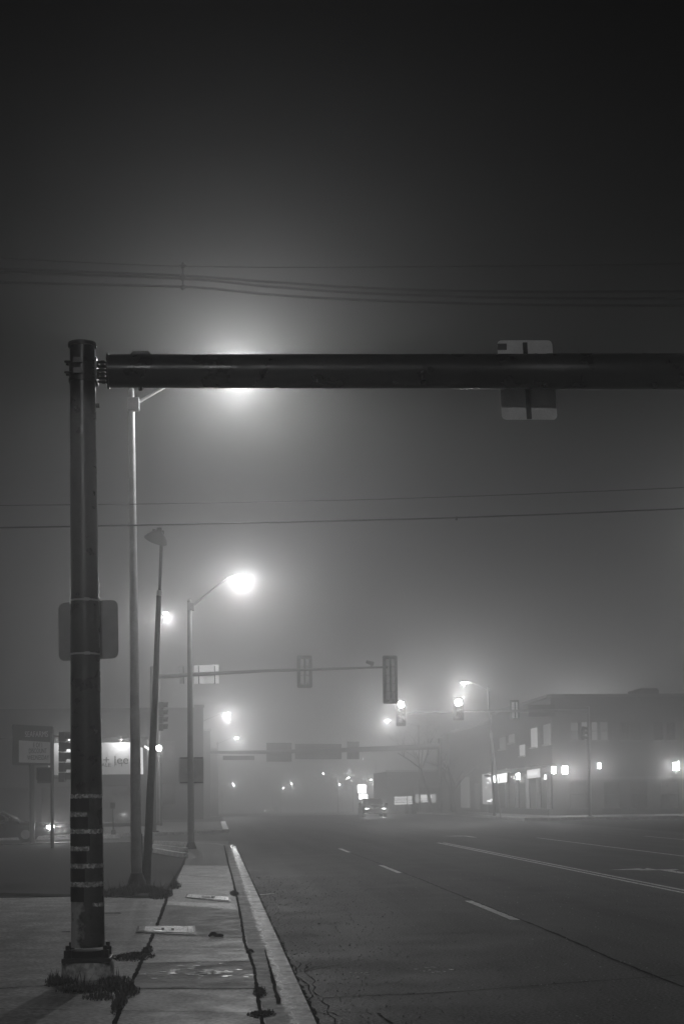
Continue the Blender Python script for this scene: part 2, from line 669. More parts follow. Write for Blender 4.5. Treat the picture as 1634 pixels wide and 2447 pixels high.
Z2 = SW_Z + .008
mb = MB()
ribbon(mb, px_line([(274, 2447), (299, 2379), (330, 2318), (346, 2278), (375, 2213), (397, 2152), (400, 2127), (438, 2065), (448, 2030)], Z2), (.035, .07), Z2, .4)
ribbon(mb, px_line([(628, 2447), (617, 2387), (607, 2310), (585, 2253), (575, 2190), (569, 2157), (555, 2095), (547, 2068), (536, 2020)], Z2), (.028, .045), Z2, .35)
for (a, b, w) in (((312, 2362), (612, 2362), .015), ((0, 2253), (356, 2249), .012), ((352, 2262), (590, 2262), .010), ((330, 2302), (605, 2296), .02),
                  ((0, 2362), (150, 2352), .03), ((352, 2278), (585, 2272), .008), ((372, 2234), (581, 2241), .012), ((452, 2092), (552, 2098), .03),
                  ((0, 2410), (300, 2414), .01), ((430, 2108), (556, 2110), .02), ((285, 2415), (620, 2420), .012)):
    p, q = G(*a, Z2), G(*b, Z2)
    ribbon(mb, wander(p, q, .008, 8), w, Z2, .3)
tag(mb.build('pavement_joints', M['crack']), kind='structure')
mb = MB()
ribbon(mb, wander(G(0, 2137, SW_Z), G(400, 2143, SW_Z), .1, 12), .42, SW_Z + .012, .5, .2)
ribbon(mb, wander((-60, Y_AP + .5), G(0, 2137, SW_Z), .1, 12), .35, SW_Z + .012, .5, .4)
tag(mb.build('soil_strip', M['soil']), kind='structure')
# gutter line where kerb meets asphalt
mb = MB()
ribbon(mb, [(ROAD_L + .01, -5), (ROAD_L + .01, 49)], .06, .006, .7, .1)
ribbon(mb, px_line([(633, 2272), (645, 2315), (661, 2380), (668, 2400)], SW_Z), (.012, .035), SW_Z + .012, .5)
tag(mb.build('gutter_seam', M['crack']), kind='structure')
# cracks and tar seams in the asphalt
mb = MB()
ribbon(mb, px_line([(835, 2037), (912, 2066), (1000, 2100), (1115, 2147), (1240, 2197), (1330, 2233), (1480, 2300), (1634, 2360)], 0), .03, .005, .8, .2)


def crack(a, b, amp, w=.012, n=12, branch=0):
    pa, pb = G(*a), G(*b)
    L_ = wander(pa, pb, amp, n)
    ribbon(mb, L_, w * .6, .0045, .7, .08)
    for _ in range(branch):
        s = random.choice(L_[1:-1])
        e = (s.x + random.uniform(-.5, .5), s.y + random.uniform(-.9, .9))
        ribbon(mb, wander(s, e, amp, 5), w * .7, .0045, .7, .08)


crack((812, 2155), (838, 2200), .05, .014, 10, 2)
crack((775, 2210), (858, 2198), .05, .012, 10, 1)
crack((742, 2134), (800, 2138), .04, .01, 6)
crack((690, 2290), (760, 2447), .05, .016, 18, 5)
crack((735, 2310), (800, 2447), .05, .014, 16, 5)
crack((700, 2330), (745, 2300), .04, .014, 8, 1)
crack((660, 2225), (700, 2330), .04, .012, 12, 3)
crack((930, 2268), (952, 2288), .03, .01, 8, 1)
crack((1045, 2412), (1110, 2436), .03, .01, 8, 0)
crack((770, 2386), (1100, 2370), .02, .035, 10)
crack((1100, 2370), (1634, 2330), .02, .03, 14)
crack((905, 2422), (935, 2447), .01, .04, 4)
crack((720, 2220), (770, 2206), .03, .008, 6)
crack((870, 2330), (1000, 2345), .05, .006, 12, 2)
crack((1180, 2300), (1400, 2290), .06, .006, 12, 2)
tag(mb.build('road_cracks', M['crack']), kind='structure')

# painted markings
mb = MB()


def stripe(x0, x1, y0, y1, z=.0045):
    mb.sheet([(x0, y0, gz(y0) + z), (x1, y0, gz(y0) + z), (x1, y1, gz(y1) + z), (x0, y1, gz(y1) + z)])


dx = G(1175, 2176).x
for (a, b) in (((1236, 2199), (1115, 2153)), ((962, 2086), (912, 2068)), ((835, 2037), (806, 2028))):
    y0, y1 = G(*a).y, G(*b).y
    stripe(dx - .06, dx + .06, y0, y1)
y0 = G(835, 2037).y
for k in range(1, 9):
    ya = y0 + 12.2 * k
    if ya > 50: continue
    stripe(dx - .06, dx + .06, ya, ya + 3)
dy = G(1328, 2070).x
for s in (-.13, .07):
    stripe(dy + s, dy + s + .10, 12, 50)
dt = G(1416, 2019).x
stripe(dt - .05, dt + .05, 26, 54)
stripe(16.0, 16.1, 40, 54)
# turn arrow, lying in the turn lane
ac = G(1590, 2080)
for shape in ([(-.1, -1.3), (.1, -1.3), (.1, .35), (-.1, .35)], [(-.55, .1), (-.1, 1.0), (-.1, .1)], [(.1, .35), (.1, -.1), (.32, .1), (.32, .35)],
              [(-1.05, .55), (-.3, .95), (-.3, .15)]):
    mb.sheet([(ac.x + a, ac.y + b, .0045) for a, b in shape])
ac2 = G(1120, 1999)
for shape in ([(-.1, -1.3), (.1, -1.3), (.1, 1.0), (-.1, 1.0)], [(-.95, .75), (-.1, 1.25), (-.1, .25)]):
    mb.sheet([(ac2.x + a, ac2.y + b, .0045) for a, b in shape])
# stop line piece by the kerb
a, b = G(620, 2139), G(655, 2136)
mb.sheet([(a.x, a.y - .05, .0045), (b.x, b.y, .0045), (b.x, b.y + .06, .0045), (a.x, a.y + .1, .0045)])
tag(mb.build('road_markings', M['paint']), kind='structure')

# dappled light on pavement and lane, painted as pale flecks
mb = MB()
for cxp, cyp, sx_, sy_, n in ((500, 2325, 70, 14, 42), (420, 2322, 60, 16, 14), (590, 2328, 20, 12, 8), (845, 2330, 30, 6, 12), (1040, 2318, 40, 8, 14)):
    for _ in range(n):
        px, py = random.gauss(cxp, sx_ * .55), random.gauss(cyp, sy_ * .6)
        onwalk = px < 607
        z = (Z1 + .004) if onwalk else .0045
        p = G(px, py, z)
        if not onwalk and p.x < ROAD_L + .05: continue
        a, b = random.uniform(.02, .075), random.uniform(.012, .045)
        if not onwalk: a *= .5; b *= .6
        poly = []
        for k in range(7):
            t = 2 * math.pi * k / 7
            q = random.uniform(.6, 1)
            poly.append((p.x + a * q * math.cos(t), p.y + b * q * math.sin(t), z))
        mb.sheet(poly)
tag(mb.build('light_flecks', M['fleck']), kind='structure')


# loose grit and small stones on the asphalt, thicker along the gutter
stone_m = [mat('grit', .13, .5, var=.8, scale=30), mat('pale_grit', .38, .4, var=.5, scale=30)]
for mi, cnt in ((0, 3600), (1, 1900)):
    mb = MB()
    for _ in range(cnt):
        y = 4.5 + 26 * random.random() ** 1.6
        if random.random() < .28:
            x = ROAD_L + .04 + abs(random.gauss(0, .6))
        else:
            x = ROAD_L + .1 + random.random() * min(9, .55 * y)
        r0 = random.uniform(.003, .007) * (1 + y / 22) * (1.5 if random.random() < .04 else 1)
        c_ = Vector((x, y, .004))
        k = 5
        ring = [c_ + Vector((r0 * random.uniform(.6, 1.2) * math.cos(2 * math.pi * q / k), r0 * random.uniform(.6, 1.2) * math.sin(2 * math.pi * q / k), 0)) for q in range(k)]
        top = c_ + Vector((random.uniform(-.3, .3) * r0, random.uniform(-.3, .3) * r0, r0 * random.uniform(.5, .9)))
        mb.add(ring + [top], [(q, (q + 1) % k, k) for q in range(k)])
    tag(mb.build('gravel', stone_m[mi]), ('fine dark grit' if mi == 0 else 'fine pale grit') + ' scattered over the asphalt and along the gutter', None, None, 'stuff')

# ================================================================ grass
def grass(name, label, spots, n, h=(.05, .16), lean=.6):
    mb = MB()
    for _ in range(n):
        (x, y, rx, ry, z) = random.choices(spots, weights=[s[2] * s[3] for s in spots])[0]
        a, q = random.uniform(0, 2 * math.pi), random.random() ** .7 * 1.25
        bx, by = x + rx * q * math.cos(a), y + ry * q * math.sin(a)
        hh = random.uniform(*h) * (1.25 - .7 * q) * (2.2 if random.random() < .04 else 1)
        t = random.uniform(0, 2 * math.pi)
        l = hh * random.uniform(0, lean)
        w = random.uniform(.003, .008)
        pu = Vector((math.cos(t + 1.5), math.sin(t + 1.5), 0)) * w
        b0 = Vector((bx, by, z))
        m1 = b0 + Vector((math.cos(t) * l * .35, math.sin(t) * l * .35, hh * .6))
        tip = b0 + Vector((math.cos(t) * l, math.sin(t) * l, hh))
        mb.add([b0 - pu, b0 + pu, m1 + pu * .7, m1 - pu * .7, tip], [(0, 1, 2, 3), (3, 2, 4)])
    return tag(mb.build(name, M['grassm']), label, None, None, 'stuff')


def spot(px, py, rx, ry, z=SW_Z):
    p = G(px, py, z)
    return (p.x, p.y, rx, ry, z)


PB = G(211, 2335, SW_Z)                    # foot of the near signal pole
grass('weeds', 'dark weeds and grass round the footing of the near mast pole',
      [spot(200, 2366, .2, .2), spot(272, 2352, .14, .4), spot(148, 2350, .12, .25), spot(305, 2372, .08, .35), spot(240, 2385, .12, .15), spot(125, 2345, .05, .2), spot(285, 2400, .05, .3)], 1700, (.01, .085))
grass('weeds', 'flat dark weeds in the joint right of the near mast pole',
      [spot(320, 2287, .17, .35), spot(352, 2272, .05, .4), spot(285, 2398, .04, .5)], 1500, (.01, .04))
grass('weeds', 'dry weeds round the feet of the tall grey lamp post',
      [spot(330, 2128, .30, .7), spot(385, 2140, .16, .8), spot(420, 2120, .08, .5), spot(270, 2140, .35, .45)], 3000, (.03, .16))
grass('weeds', 'dark tufts in the joint between sidewalk and kerb at the bottom edge',
      [spot(622, 2372, .05, .3), spot(626, 2425, .09, .16), spot(598, 2275, .035, .2), spot(560, 2135, .06, .6)], 1500, (.01, .03))

mb = MB()
for (px, py, rx, ry) in ((200, 2366, .22, .24), (282, 2362, .16, .34), (150, 2350, .12, .22), (325, 2284, .17, .32), (352, 2272, .06, .4),
                         (330, 2128, .34, .7), (385, 2140, .18, .8), (622, 2372, .05, .3), (626, 2425, .10, .15), (598, 2275, .035, .2), (560, 2135, .05, .6)):
    p = G(px, py, SW_Z)
    pts = []
    for k in range(40):
        a = 2 * math.pi * k / 40
        q = random.uniform(.6, 1.08)
        pts.append((p.x + rx * q * math.cos(a), p.y + ry * q * math.sin(a), Z2 + .004 + .0004 * (px % 9)))
    mb.sheet(pts)
tag(mb.build('dirt_patches', M['soil']), kind='structure')

# ================================================================ NEAR MAST POLE
YP = PB.y
t_pole = thing('mast_arm_pole', (PB.x, PB.y, SW_Z), 'massive dark steel traffic mast in the foreground with an arm over the road', 'mast pole')
p_bot = V(211, 2262, YP)
p_top = V(197.5, 826, YP)
p_bot.x = V(211, 2262, YP).x
mpp = YP / F * 1.003                        # metres per pixel at the pole
r_bot, r_top = 39 * mpp, 30 * mpp


def pc(z):                                 # centre of the tube at height z
    t = (z - p_bot.z) / (p_top.z - p_bot.z)
    return p_bot.lerp(p_top, t)


def pr(z):
    t = (z - p_bot.z) / (p_top.z - p_bot.z)
    return r_bot + (r_top - r_bot) * t


# weathered steel with pale peeling paint near the foot
mp_ = mat('mast_pole_steel', .02, .33, metal=.1, var=.35, scale=5, bump=.12, bscale=30, spec=.5, speck=.15)
nt = mp_.node_tree
N, L = nt.nodes, nt.links
P_ = N['Principled BSDF']
old = P_.inputs['Base Color'].links[0].from_socket
tc = N.new('ShaderNodeTexCoord')
sep = N.new('ShaderNodeSeparateXYZ')
L.new(tc.outputs['Object'], sep.inputs[0])
zr = N.new('ShaderNodeMapRange')           # worn off low on the tube only
zr.inputs['From Min'].default_value = .62
zr.inputs['From Max'].default_value = .80
zr.inputs['To Min'].default_value = 1
zr.inputs['To Max'].default_value = 0
L.new(sep.outputs['Z'], zr.inputs['Value'])
xr = N.new('ShaderNodeMapRange')           # and mostly on its left flank
xr.inputs['From Min'].default_value = -.10
xr.inputs['From Max'].default_value = .02
xr.inputs['To Min'].default_value = .56
xr.inputs['To Max'].default_value = .20
L.new(sep.outputs['X'], xr.inputs['Value'])
nz = N.new('ShaderNodeTexNoise')
nz.inputs['Scale'].default_value = 9
nz.inputs['Detail'].default_value = 9
nz.inputs['Roughness'].default_value = .65
L.new(tc.outputs['Object'], nz.inputs['Vector'])
ad = N.new('ShaderNodeMath'); ad.operation = 'ADD'
L.new(nz.outputs['Fac'], ad.inputs[0]); L.new(xr.outputs[0], ad.inputs[1])
th = N.new('ShaderNodeMapRange')
th.inputs['From Min'].default_value = .84
th.inputs['From Max'].default_value = 1.02
L.new(ad.outputs[0], th.inputs['Value'])
mu = N.new('ShaderNodeMath'); mu.operation = 'MULTIPLY'
L.new(th.outputs[0], mu.inputs[0]); L.new(zr.outputs[0], mu.inputs[1])
mx = N.new('ShaderNodeMix'); mx.data_type = 'RGBA'
L.new(mu.outputs[0], mx.inputs['Factor']); L.new(old, mx.inputs['A'])
mx.inputs['B'].default_value = (.62, .62, .62, 1)
zr2 = N.new('ShaderNodeMapRange')          # the shaft is duller and greyer where it was taped
zr2.inputs['From Min'].default_value = 1.60
zr2.inputs['From Max'].default_value = 1.72
zr2.inputs['To Min'].default_value = 1
zr2.inputs['To Max'].default_value = 0
L.new(sep.outputs['Z'], zr2.inputs['Value'])
mx2 = N.new('ShaderNodeMix'); mx2.data_type = 'RGBA'
mu2 = N.new('ShaderNodeMath'); mu2.operation = 'MULTIPLY'
L.new(zr2.outputs[0], mu2.inputs[0]); L.new(nz.outputs['Fac'], mu2.inputs[1])
L.new(mu2.outputs[0], mx2.inputs['Factor'])
L.new(old, mx2.inputs['A']); mx2.inputs['B'].default_value = (.16, .16, .16, 1)
L.new(mx2.outputs['Result'], mx.inputs['A'])
L.new(mx.outputs['Result'], P_.inputs['Base Color'])

zs = [p_bot.z + (p_top.z - p_bot.z) * k / 8 for k in range(9)]
pole = MB().tube([pc(z) for z in zs], [pr(z) for z in zs], 64).build('pole', mp_, t_pole, smooth=True)
ct = pc(p_top.z)
MB().tube([ct + Vector((0, 0, -.015)), ct + Vector((0, 0, .0)), ct + Vector((0, 0, .02)), ct + Vector((0, 0, .035))],
          [r_top + .016, r_top + .018, r_top + .016, r_top * .7], 48).build('pole_cap', M['dark_steel'], t_pole, smooth=True)
# base plate, anchor nuts and cap bolts, concrete footing
zb = V(211, 2290, YP).z
MB().box((p_bot.x, YP, zb + .0), (.43, .43, .04)).build('base_plate', M['dark_steel'], t_pole, bevel=.006)
for sx_ in (-1, 1):
    for sy_ in (-1, 1):
        x, y = p_bot.x + sx_ * .165, YP + sy_ * .165
        m_ = MB()
        m_.tube([(x, y, zb + .02), (x, y, zb + .09)], .038, 6)
        m_.tube([(x, y, zb + .09), (x, y, zb + .13)], .02, 10)
        m_.build('anchor_nut', M['dark_steel'], t_pole)
MB().tube([(p_bot.x, YP, zb + .02), (p_bot.x, YP, zb + .075)], [r_bot + .035, r_bot + .004], 32).build('base_weld', M['dark_steel'], t_pole, smooth=True)
m_ = MB()
m_.tube([(p_bot.x, YP, -.05), (p_bot.x, YP, zb - .04), (p_bot.x, YP, zb - .021)], [.235, .235, .225], 40)
m_.build('concrete_footing', M['concrete_pale'], t_pole, smooth=True)
# black patches and worn tape rings
AL, AR = R(183), R(357)                      # left and right limb as seen from the street


def ang(px, py):
    c0 = pc(V(px, py, YP).z)
    u = (V(px, py, YP).x - c0.x) / pr(c0.z)
    u = max(-.999, min(.999, u))
    return -math.pi / 2 + math.asin(u)


for (a, b, xr_) in ((1908, 1938, 217), (1952, 1979, 214), (1992, 2020, 219), (2033, 2062, 211), (2075, 2105, 207), (2118, 2153, 205)):
    z0, z1 = V(211, b, YP).z, V(211, a, YP).z
    MB().shell(pc, pr, R(-215), ang(xr_, (a + b) / 2), z0, z1, .003, 20, .0012).build('black_patch', M['black'], pole, smooth=False)
for (a, b, xl, xr_) in ((1898, 1907, 0, 0), (1941, 1951, 0, 212), (1981, 1991, 0, 0), (2022, 2032, 0, 217), (2063, 2073, 0, 0), (2106, 2117, 0, 0), (2156, 2164, 225, 0)):
    z0, z1 = V(211, b, YP).z, V(211, a, YP).z
    a0 = R(-215) if not xl else ang(xl, a)
    a1 = R(10) if not xr_ else ang(xr_, a)
    MB().shell(pc, pr, a0, a1, z0, z1, .0025, 40, .006).build('tape_ring', M['tape'], pole)
# steel straps that hold the sign on the pole
for yy in (1436, 1564):
    z = V(211, yy, YP).z
    m_ = MB().shell(pc, pr, 0, 2 * math.pi, z - .008, z + .008, .004, 40)
    m_.box((pc(z).x + .03, YP - pr(z) - .008, z), (.05, .012, .026))
    m_.build('strap', M['galv'], t_pole)
# small stub on the pole's right
z = V(230, 969, YP).z
MB().tube([(pc(z).x + pr(z) - .01, YP, z), (pc(z).x + pr(z) + .035, YP, z)], .022, 12).build('pipe_stub', M['dark_steel'], t_pole)
# clamp collar with bolts
zc0, zc1 = V(197, 915, YP).z, V(197, 868, YP).z
cc = pc((zc0 + zc1) / 2)
rc = pr(cc.z)
collar = MB().tube([(cc.x, YP, zc0), (cc.x, YP, zc0 + .03), (cc.x, YP, zc0 + .03), (cc.x, YP, zc1 - .02), (cc.x, YP, zc1 - .02), (cc.x, YP, zc1)],
                   [rc + .010, rc + .012, rc + .006, rc + .006, rc + .012, rc + .01], 48).build('clamp_collar', M['dark_steel'], t_pole, smooth=True)
m_ = MB()
for z in (V(197, 870, YP).z, V(197, 895, YP).z):
    for s in (-1, 1):
        m_.tube([(cc.x + s * (rc + .005), YP, z), (cc.x + s * (rc + .035), YP, z)], .014, 8)
    m_.tube([(cc.x - .16, YP - rc * .6, z), (cc.x + .16, YP - rc * .6, z)], .011, 8)
    m_.box((cc.x - .03, YP - rc - .012, z), (.09, .03, .05))
m_.build('clamp_bolts', M['dark_steel'], collar)
# the arm
a0 = V(259, 887, YP)
arm_end = V(1634, 888, YP - .12)
adir = (arm_end - a0)
alen = 9.2
adir_n = adir.normalized()
arm_r = lambda s: (39.5 + 4.5 * min(1, s / adir.length)) * mpp
m_ = MB()
ss = [0, .6, 1.5, 2.5, 3.5, 4.13, 4.14, 5.2, 7, alen]
m_.tube([a0 + adir_n * s for s in ss], [arm_r(s) + (.0035 if s > 4.135 else 0) for s in ss], 64)
arm = m_.build('mast_arm', M['arm_steel'], t_pole, smooth=True)
m_ = MB()
m_.tube([a0 - adir_n * .006, a0 + adir_n * .012], arm_r(0) + .012, 48)
m_.build('end_flange', M['dark_steel'], arm, smooth=True)
MB().tube([a0 + adir_n * alen, a0 + adir_n * (alen + .02)], arm_r(alen) + .008, 48).build('end_cap', M['dark_steel'], arm, smooth=True)
m_ = MB()
p0 = Vector((cc.x + rc, YP, a0.z))
for dz in (.065, .03, -.01, -.05, -.085):
    for dyy in (-.07, .07):
        s0 = p0 + Vector((-.02, dyy, dz * .9)); s1 = a0 + Vector((.0, dyy, dz))
        m_.tube([s0, s1], .013, 8)
        m_.tube([s0.lerp(s1, .55), s0.lerp(s1, .8)], .02, 6)
m_.box((p0.x + .012, YP, a0.z - .01), (.018, .24, .21))
m_.build('flange_bolts', M['dark_steel'], t_pole)
# hand-hole cover on top, little stub below, strap round the arm
q0, q1 = V(305, 851, YP), V(369, 851, YP)
m_ = MB()
hh_ = .03
m_.prism([q0 + Vector((0, -.06, -.03)), q1 + Vector((0, -.06, -.03)), q1 + Vector((-.05, -.06, hh_)), q0 + Vector((.05, -.06, hh_))], (0, .12, 0))
m_.build('hand_hole_cover', M['dark_steel'], arm, bevel=.006)
q0 = V(336, 930, YP)
MB().tube([q0 + Vector((0, 0, .03)), q0 + Vector((0, 0, -.012))], .02, 12).build('drain_stub', M['dark_steel'], arm)

# sign on the near pole (seen from behind, far side of the pole)
YB = YP + r_bot + .03
ps = V(211, 1508, YB)
t_s = thing('road_sign', ps, 'dull grey square sign back strapped behind the foreground mast pole', 'sign')
m_ = MB().prism([V(a, b, YB) for a, b in rounded_px([(140, 1441), (282, 1433), (284, 1573), (141, 1580)], .12)], (0, .003, 0))
m_.build('sign_panel', M['sign_dull'], t_s)
for yy in (1440, 1568):
    z = V(211, yy, YB).z
    MB().box((ps.x, YB - .012, z), (.12, .02, .03)).build('bracket', M['galv'], t_s)

# sign on the arm, seen from behind
YS = YP + .26
sc_ = V(1255, 905, YS)
t_s = thing('road_sign', sc_, 'upright pale metal sign back clamped behind the near mast arm', 'sign')
m_ = MB().prism([V(a, b, YS) for a, b in rounded_px([(1187, 813), (1318, 813), (1331, 1003), (1199, 1003)], .09)], (0, .004, 0))
m_.build('sign_panel', M['sign_back'], t_s)
m_ = MB()
m_.prism([V(a, b, YS - .03) for a, b in ((1249, 818), (1259, 818), (1270, 1000), (1259, 1000))], (0, .028, 0))
m_.build('bracket', M['dark_steel'], t_s)
m_ = MB()
m_.prism([V(a, b, YS - .003) for a, b in ((1188, 821), (1210, 821), (1210, 836), (1188, 836))], (0, .002, 0))
m_.build('sticker', M['ink_mid'], t_s)
m_ = MB()
za = V(1278, 888, YP)
dd = 4 * mpp
m_.tube([za + Vector((-.006, 0, 0)), za + Vector((.006, 0, 0))], (88 / 2) * mpp + .004, 40)
m_.box(za + Vector((0, -arm_r(4) - .006, .06)), (.02, .012, .09))
m_.build('strap', M['galv'], t_s)

# ================================================================ street lamps


def cobra(parent, c, d, L_=.75, glow='glow_lamp', name='lamp_head'):
    """flat cobra-head lantern centred at c, pointing along the horizontal unit vector d"""
    d = Vector(d).normalized()
    w = Vector((0, 0, 1)).cross(d)
    m_ = MB()
    rings, n = 7, 14
    for i in range(rings + 1):
        t = i / rings
        s = (t - .5) * L_
        r = (.03 + .13 * math.sin(math.pi * min(1, t * .82 + .1)) ** .7) * L_ / .75
        for k in range(n):
            a = 2 * math.pi * k / n
            m_.v.append(c + d * s + w * r * math.cos(a) + Vector((0, 0, 1)) * (r * .45 * math.sin(a) * (1 if math.sin(a) > 0 else .35) + .04))
    for i in range(rings):
        for k in range(n):
            m_.f.append((i * n + k, i * n + (k + 1) % n, (i + 1) * n + (k + 1) % n, (i + 1) * n + k))
    m_.f.append(tuple(range(n))[::-1]); m_.f.append(tuple(rings * n + k for k in range(n)))
    head = m_.build(name, M['galv'], parent, smooth=True)
    m_ = MB()
    n = 16
    cc_ = c + d * .06 * L_
    rows = 5
    for i in range(rows + 1):
        ph = R(90 * i / rows)
        for k in range(n):
            a = 2 * math.pi * k / n
            m_.v.append(cc_ + (d * math.cos(a) * 1.35 + w * math.sin(a)) * .125 * L_ / .75 * math.cos(ph) * .95 + Vector((0, 0, .02 - .14 * L_ / .75 * math.sin(ph))))
    for i in range(rows):
        for k in range(n):
            m_.f.append((i * n + k, i * n + (k + 1) % n, (i + 1) * n + (k + 1) % n, (i + 1) * n + k))
    lens = m_.build('lens', M[glow], head, smooth=True)
    lens.visible_shadow = True
    return cc_


def lamp_post(label, base, top, joint, lamp, r0, r1, power, m='pole_grey', head=.75, glow='glow_lamp', clamp=True, arm_m=None, group='street lamps along the road'):
    t = thing('street_lamp', base, label, 'street lamp', group)
    m_ = MB()
    m_.tube([base, base.lerp(top, .33), base.lerp(top, .66), top], [r0, r0 + (r1 - r0) * .33, r0 + (r1 - r0) * .66, r1], 24)
    pl = m_.build('pole', M[m], t, smooth=True)
    MB().tube([top, top + Vector((0, 0, .05))], [r1 + .01, r1 * .6], 20).build('pole_cap', M[m], pl, smooth=True)
    MB().tube([base, base + Vector((0, 0, .06)), base + Vector((0, 0, .22))], [r0 * 1.7, r0 * 1.6, r0 * 1.02], 20).build('base_flange', M['dark_steel'], t, smooth=True)
    d = (lamp - joint)
    dh = Vector((d.x, d.y, 0)).normalized()
    end = lamp - dh * head * .4 + Vector((0, 0, .05))
    k1 = joint.lerp(end, .55) + Vector((0, 0, abs(d.z) * .05 + .02))
    k2 = joint.lerp(end, .85) + Vector((0, 0, abs(d.z) * .07 + .02))
    MB().tube([joint, k1, k2, end], [r1 * .6, r1 * .5, r1 * .45, r1 * .4], 12).build('arm', M[arm_m or m], t, smooth=True)
    if clamp:
        m_ = MB()
        m_.box(joint + Vector((-.02 if dh.x > 0 else .02, 0, 0)), (.22, .16, .24))
        m_.build('clamp', M[m], t, bevel=.01)
    c_ = cobra(t, lamp, dh, head, glow)
    if power:
        if base.y > 90:
            light(t, c_ + Vector((0, 0, -.27)), power, .1)
            return t
        light(t, c_ + Vector((0, 0, -.20 * head / .75)), power * (1 - UP), .07, 'bulb_light', R(179.8), c_ + Vector((0, 0, -9)))
        light(t, c_ + Vector((0, 0, -.20 * head / .75)), power * UP, .07, 'drop_lens_light')
    return t


POW = 9000
B1 = G(327, 2115, SW_Z)
Y1 = B1.y
jp = V(322, 966, Y1)
lamp_post('tall pale lamp post right of the foreground mast, its lamp hidden behind the arm', B1, V(315, 934, Y1), jp,
          V(560, 872, Y1 + .2) + Vector((0, 0, 0)), 13.5 * Y1 / F, 6.8 * Y1 / F, POW * .88, 'galv')
B2 = base_at(457, 46, SW_Z)
lamp_post('grey lamp post at the street corner carrying a square sign on its shaft', Vector((V(457, 2030, 46).x, 46, SW_Z)), V(453, 1436, 46),
          V(458, 1450, 46), V(577, 1378, 46), .105, .07, POW * .95, 'pole_grey', arm_m='wall_dark', head=.48)
Y3 = 82
lamp_post('lamp post with its lamp shining behind the leaning wooden pole', base_at(379, Y3, .14), V(381, 1500, Y3), V(381, 1510, Y3), V(396, 1466, Y3 - 3), .09, .06, POW * .8)
for (lab, pxl, pyl, y, side, pw) in (
        ('second farthest-left glowing lamp beyond the corner brick block, higher of the near pair', 543, 1706, 128, -1, 1.0),
        ('glowing street lamp low beyond the corner brick block, lower of the pair', 566, 1763, 176, -1, 1.0)):
    lp = V(pxl, pyl, y)
    bx = lp.x + side * 2.3
    lab = {543: 'bright street lamp beyond the left brick block, upper of the two', 566: 'street lamp beyond the left brick block, lower of the two'}[pxl]
    lamp_post(lab, Vector((bx, y, gz(y))), Vector((bx, y, lp.z - .5)), Vector((bx, y, lp.z - .7)), lp, .09, .06, POW * 1.8 * pw, glow='glow_far')
# right side of the road
y = 100
lamp_post('glowing street lamp above the right mast arm, pole in front of the lit shopfronts', base_at(1181, y, .1), V(1165, 1642, y), V(1166, 1648, y), V(1109, 1632, y), .09, .06, POW * .75,
          glow='glow_lamp')
y = 150
lp = V(926, 1722, y)
lamp_post('glowing street lamp left of the hanging lit signal, over the bare tree', Vector((lp.x + 3.2, y, gz(y))), Vector((lp.x + 3.2, y, lp.z - .4)),
          Vector((lp.x + 3.2, y, lp.z - .6)), lp, .09, .06, POW * 1.3, glow='glow_far')
y = 44
lamp_post('street lamp of the right-hand row just outside the frame', Vector((21.5, y, .1)), Vector((21.5, y, 9.2)), Vector((21.5, y, 9.0)),
          Vector((18.6, y, 9.9)), .11, .07, POW * .8)
y = 60  # unseen lamp added to brighten the fog on the left
lamp_post('added street lamp on the side street, unseen beyond the left frame edge', Vector((-23, 53.5, SW_Z)), Vector((-23, 53.5, 9)), Vector((-23, 53.5, 8.8)),
          Vector((-22.4, 56, 9.6)), .11, .07, POW * 1.6)
lamp_post('street lamp hidden behind the brick corner building, west one', Vector((38, 140, gz(140))), Vector((38, 140, 8)), Vector((38, 140, 7.8)),
          Vector((36, 140, 8.6)), .11, .07, POW * 3.5)
lamp_post('street lamp hidden behind the brick corner building, east one', Vector((58, 135, gz(135))), Vector((58, 135, 8)), Vector((58, 135, 7.8)),
          Vector((56, 135, 8.6)), .11, .07, POW * 3.5)
# a lamp of the same row behind the photographer
lamp_post('street lamp of the same row standing behind the photographer', Vector((-4.6, -9, 0)), Vector((-4.6, -9, 10.8)), Vector((-4.6, -9, 10.5)),
          Vector((-1.8, -8.8, 11.3)), .13, .08, POW * 1.9)
# the far row: tiny points of light
far = [(697, 1872, 330, 1, 'tiny far lamp, right of a lower one, left of the road centre'),
       (675, 1883, 380, 1, 'tiny far lamp, lowest of the cluster left of the road centre'),
       (558, 1873, 330, 1, 'tiny far lamp alone beside the left brick block'),
       (773, 1848, 260, 1, 'small far lamp highest over the middle of the road'),
       (812, 1874, 280, 1, 'small far lamp just left of the tall lit pylon sign'),
       (833, 1858, 270, 1, 'small far lamp above and left of the lit pylon sign'),
       (887, 1863, 290, 1, 'small far lamp just right above the lit pylon sign'),
       (868, 1814, 300, .5, 'faint far lamp under the overhead guide signs'),
       (905, 1915, 240, .55, 'tiny far lamp right above the roof of the oncoming car')]
for (px, py, y, s, lab) in far:
    lp = V(px, py, y)
    sd = -1 if px < 700 else 1
    h0 = min(lp.z - .4, lp.z - .4)
    lamp_post(lab, Vector((lp.x + sd * 2.5, y, gz(y))), Vector((lp.x + sd * 2.5, y, lp.z - .3)), Vector((lp.x + sd * 2.5, y, lp.z - .4)), lp, .09, .07,
              POW * (1.9 if y in (270, 290, 330) else 0) * s, head=.8 * s * y / 280, glow='glow_far', clamp=False, group='far street lamps in the fog')

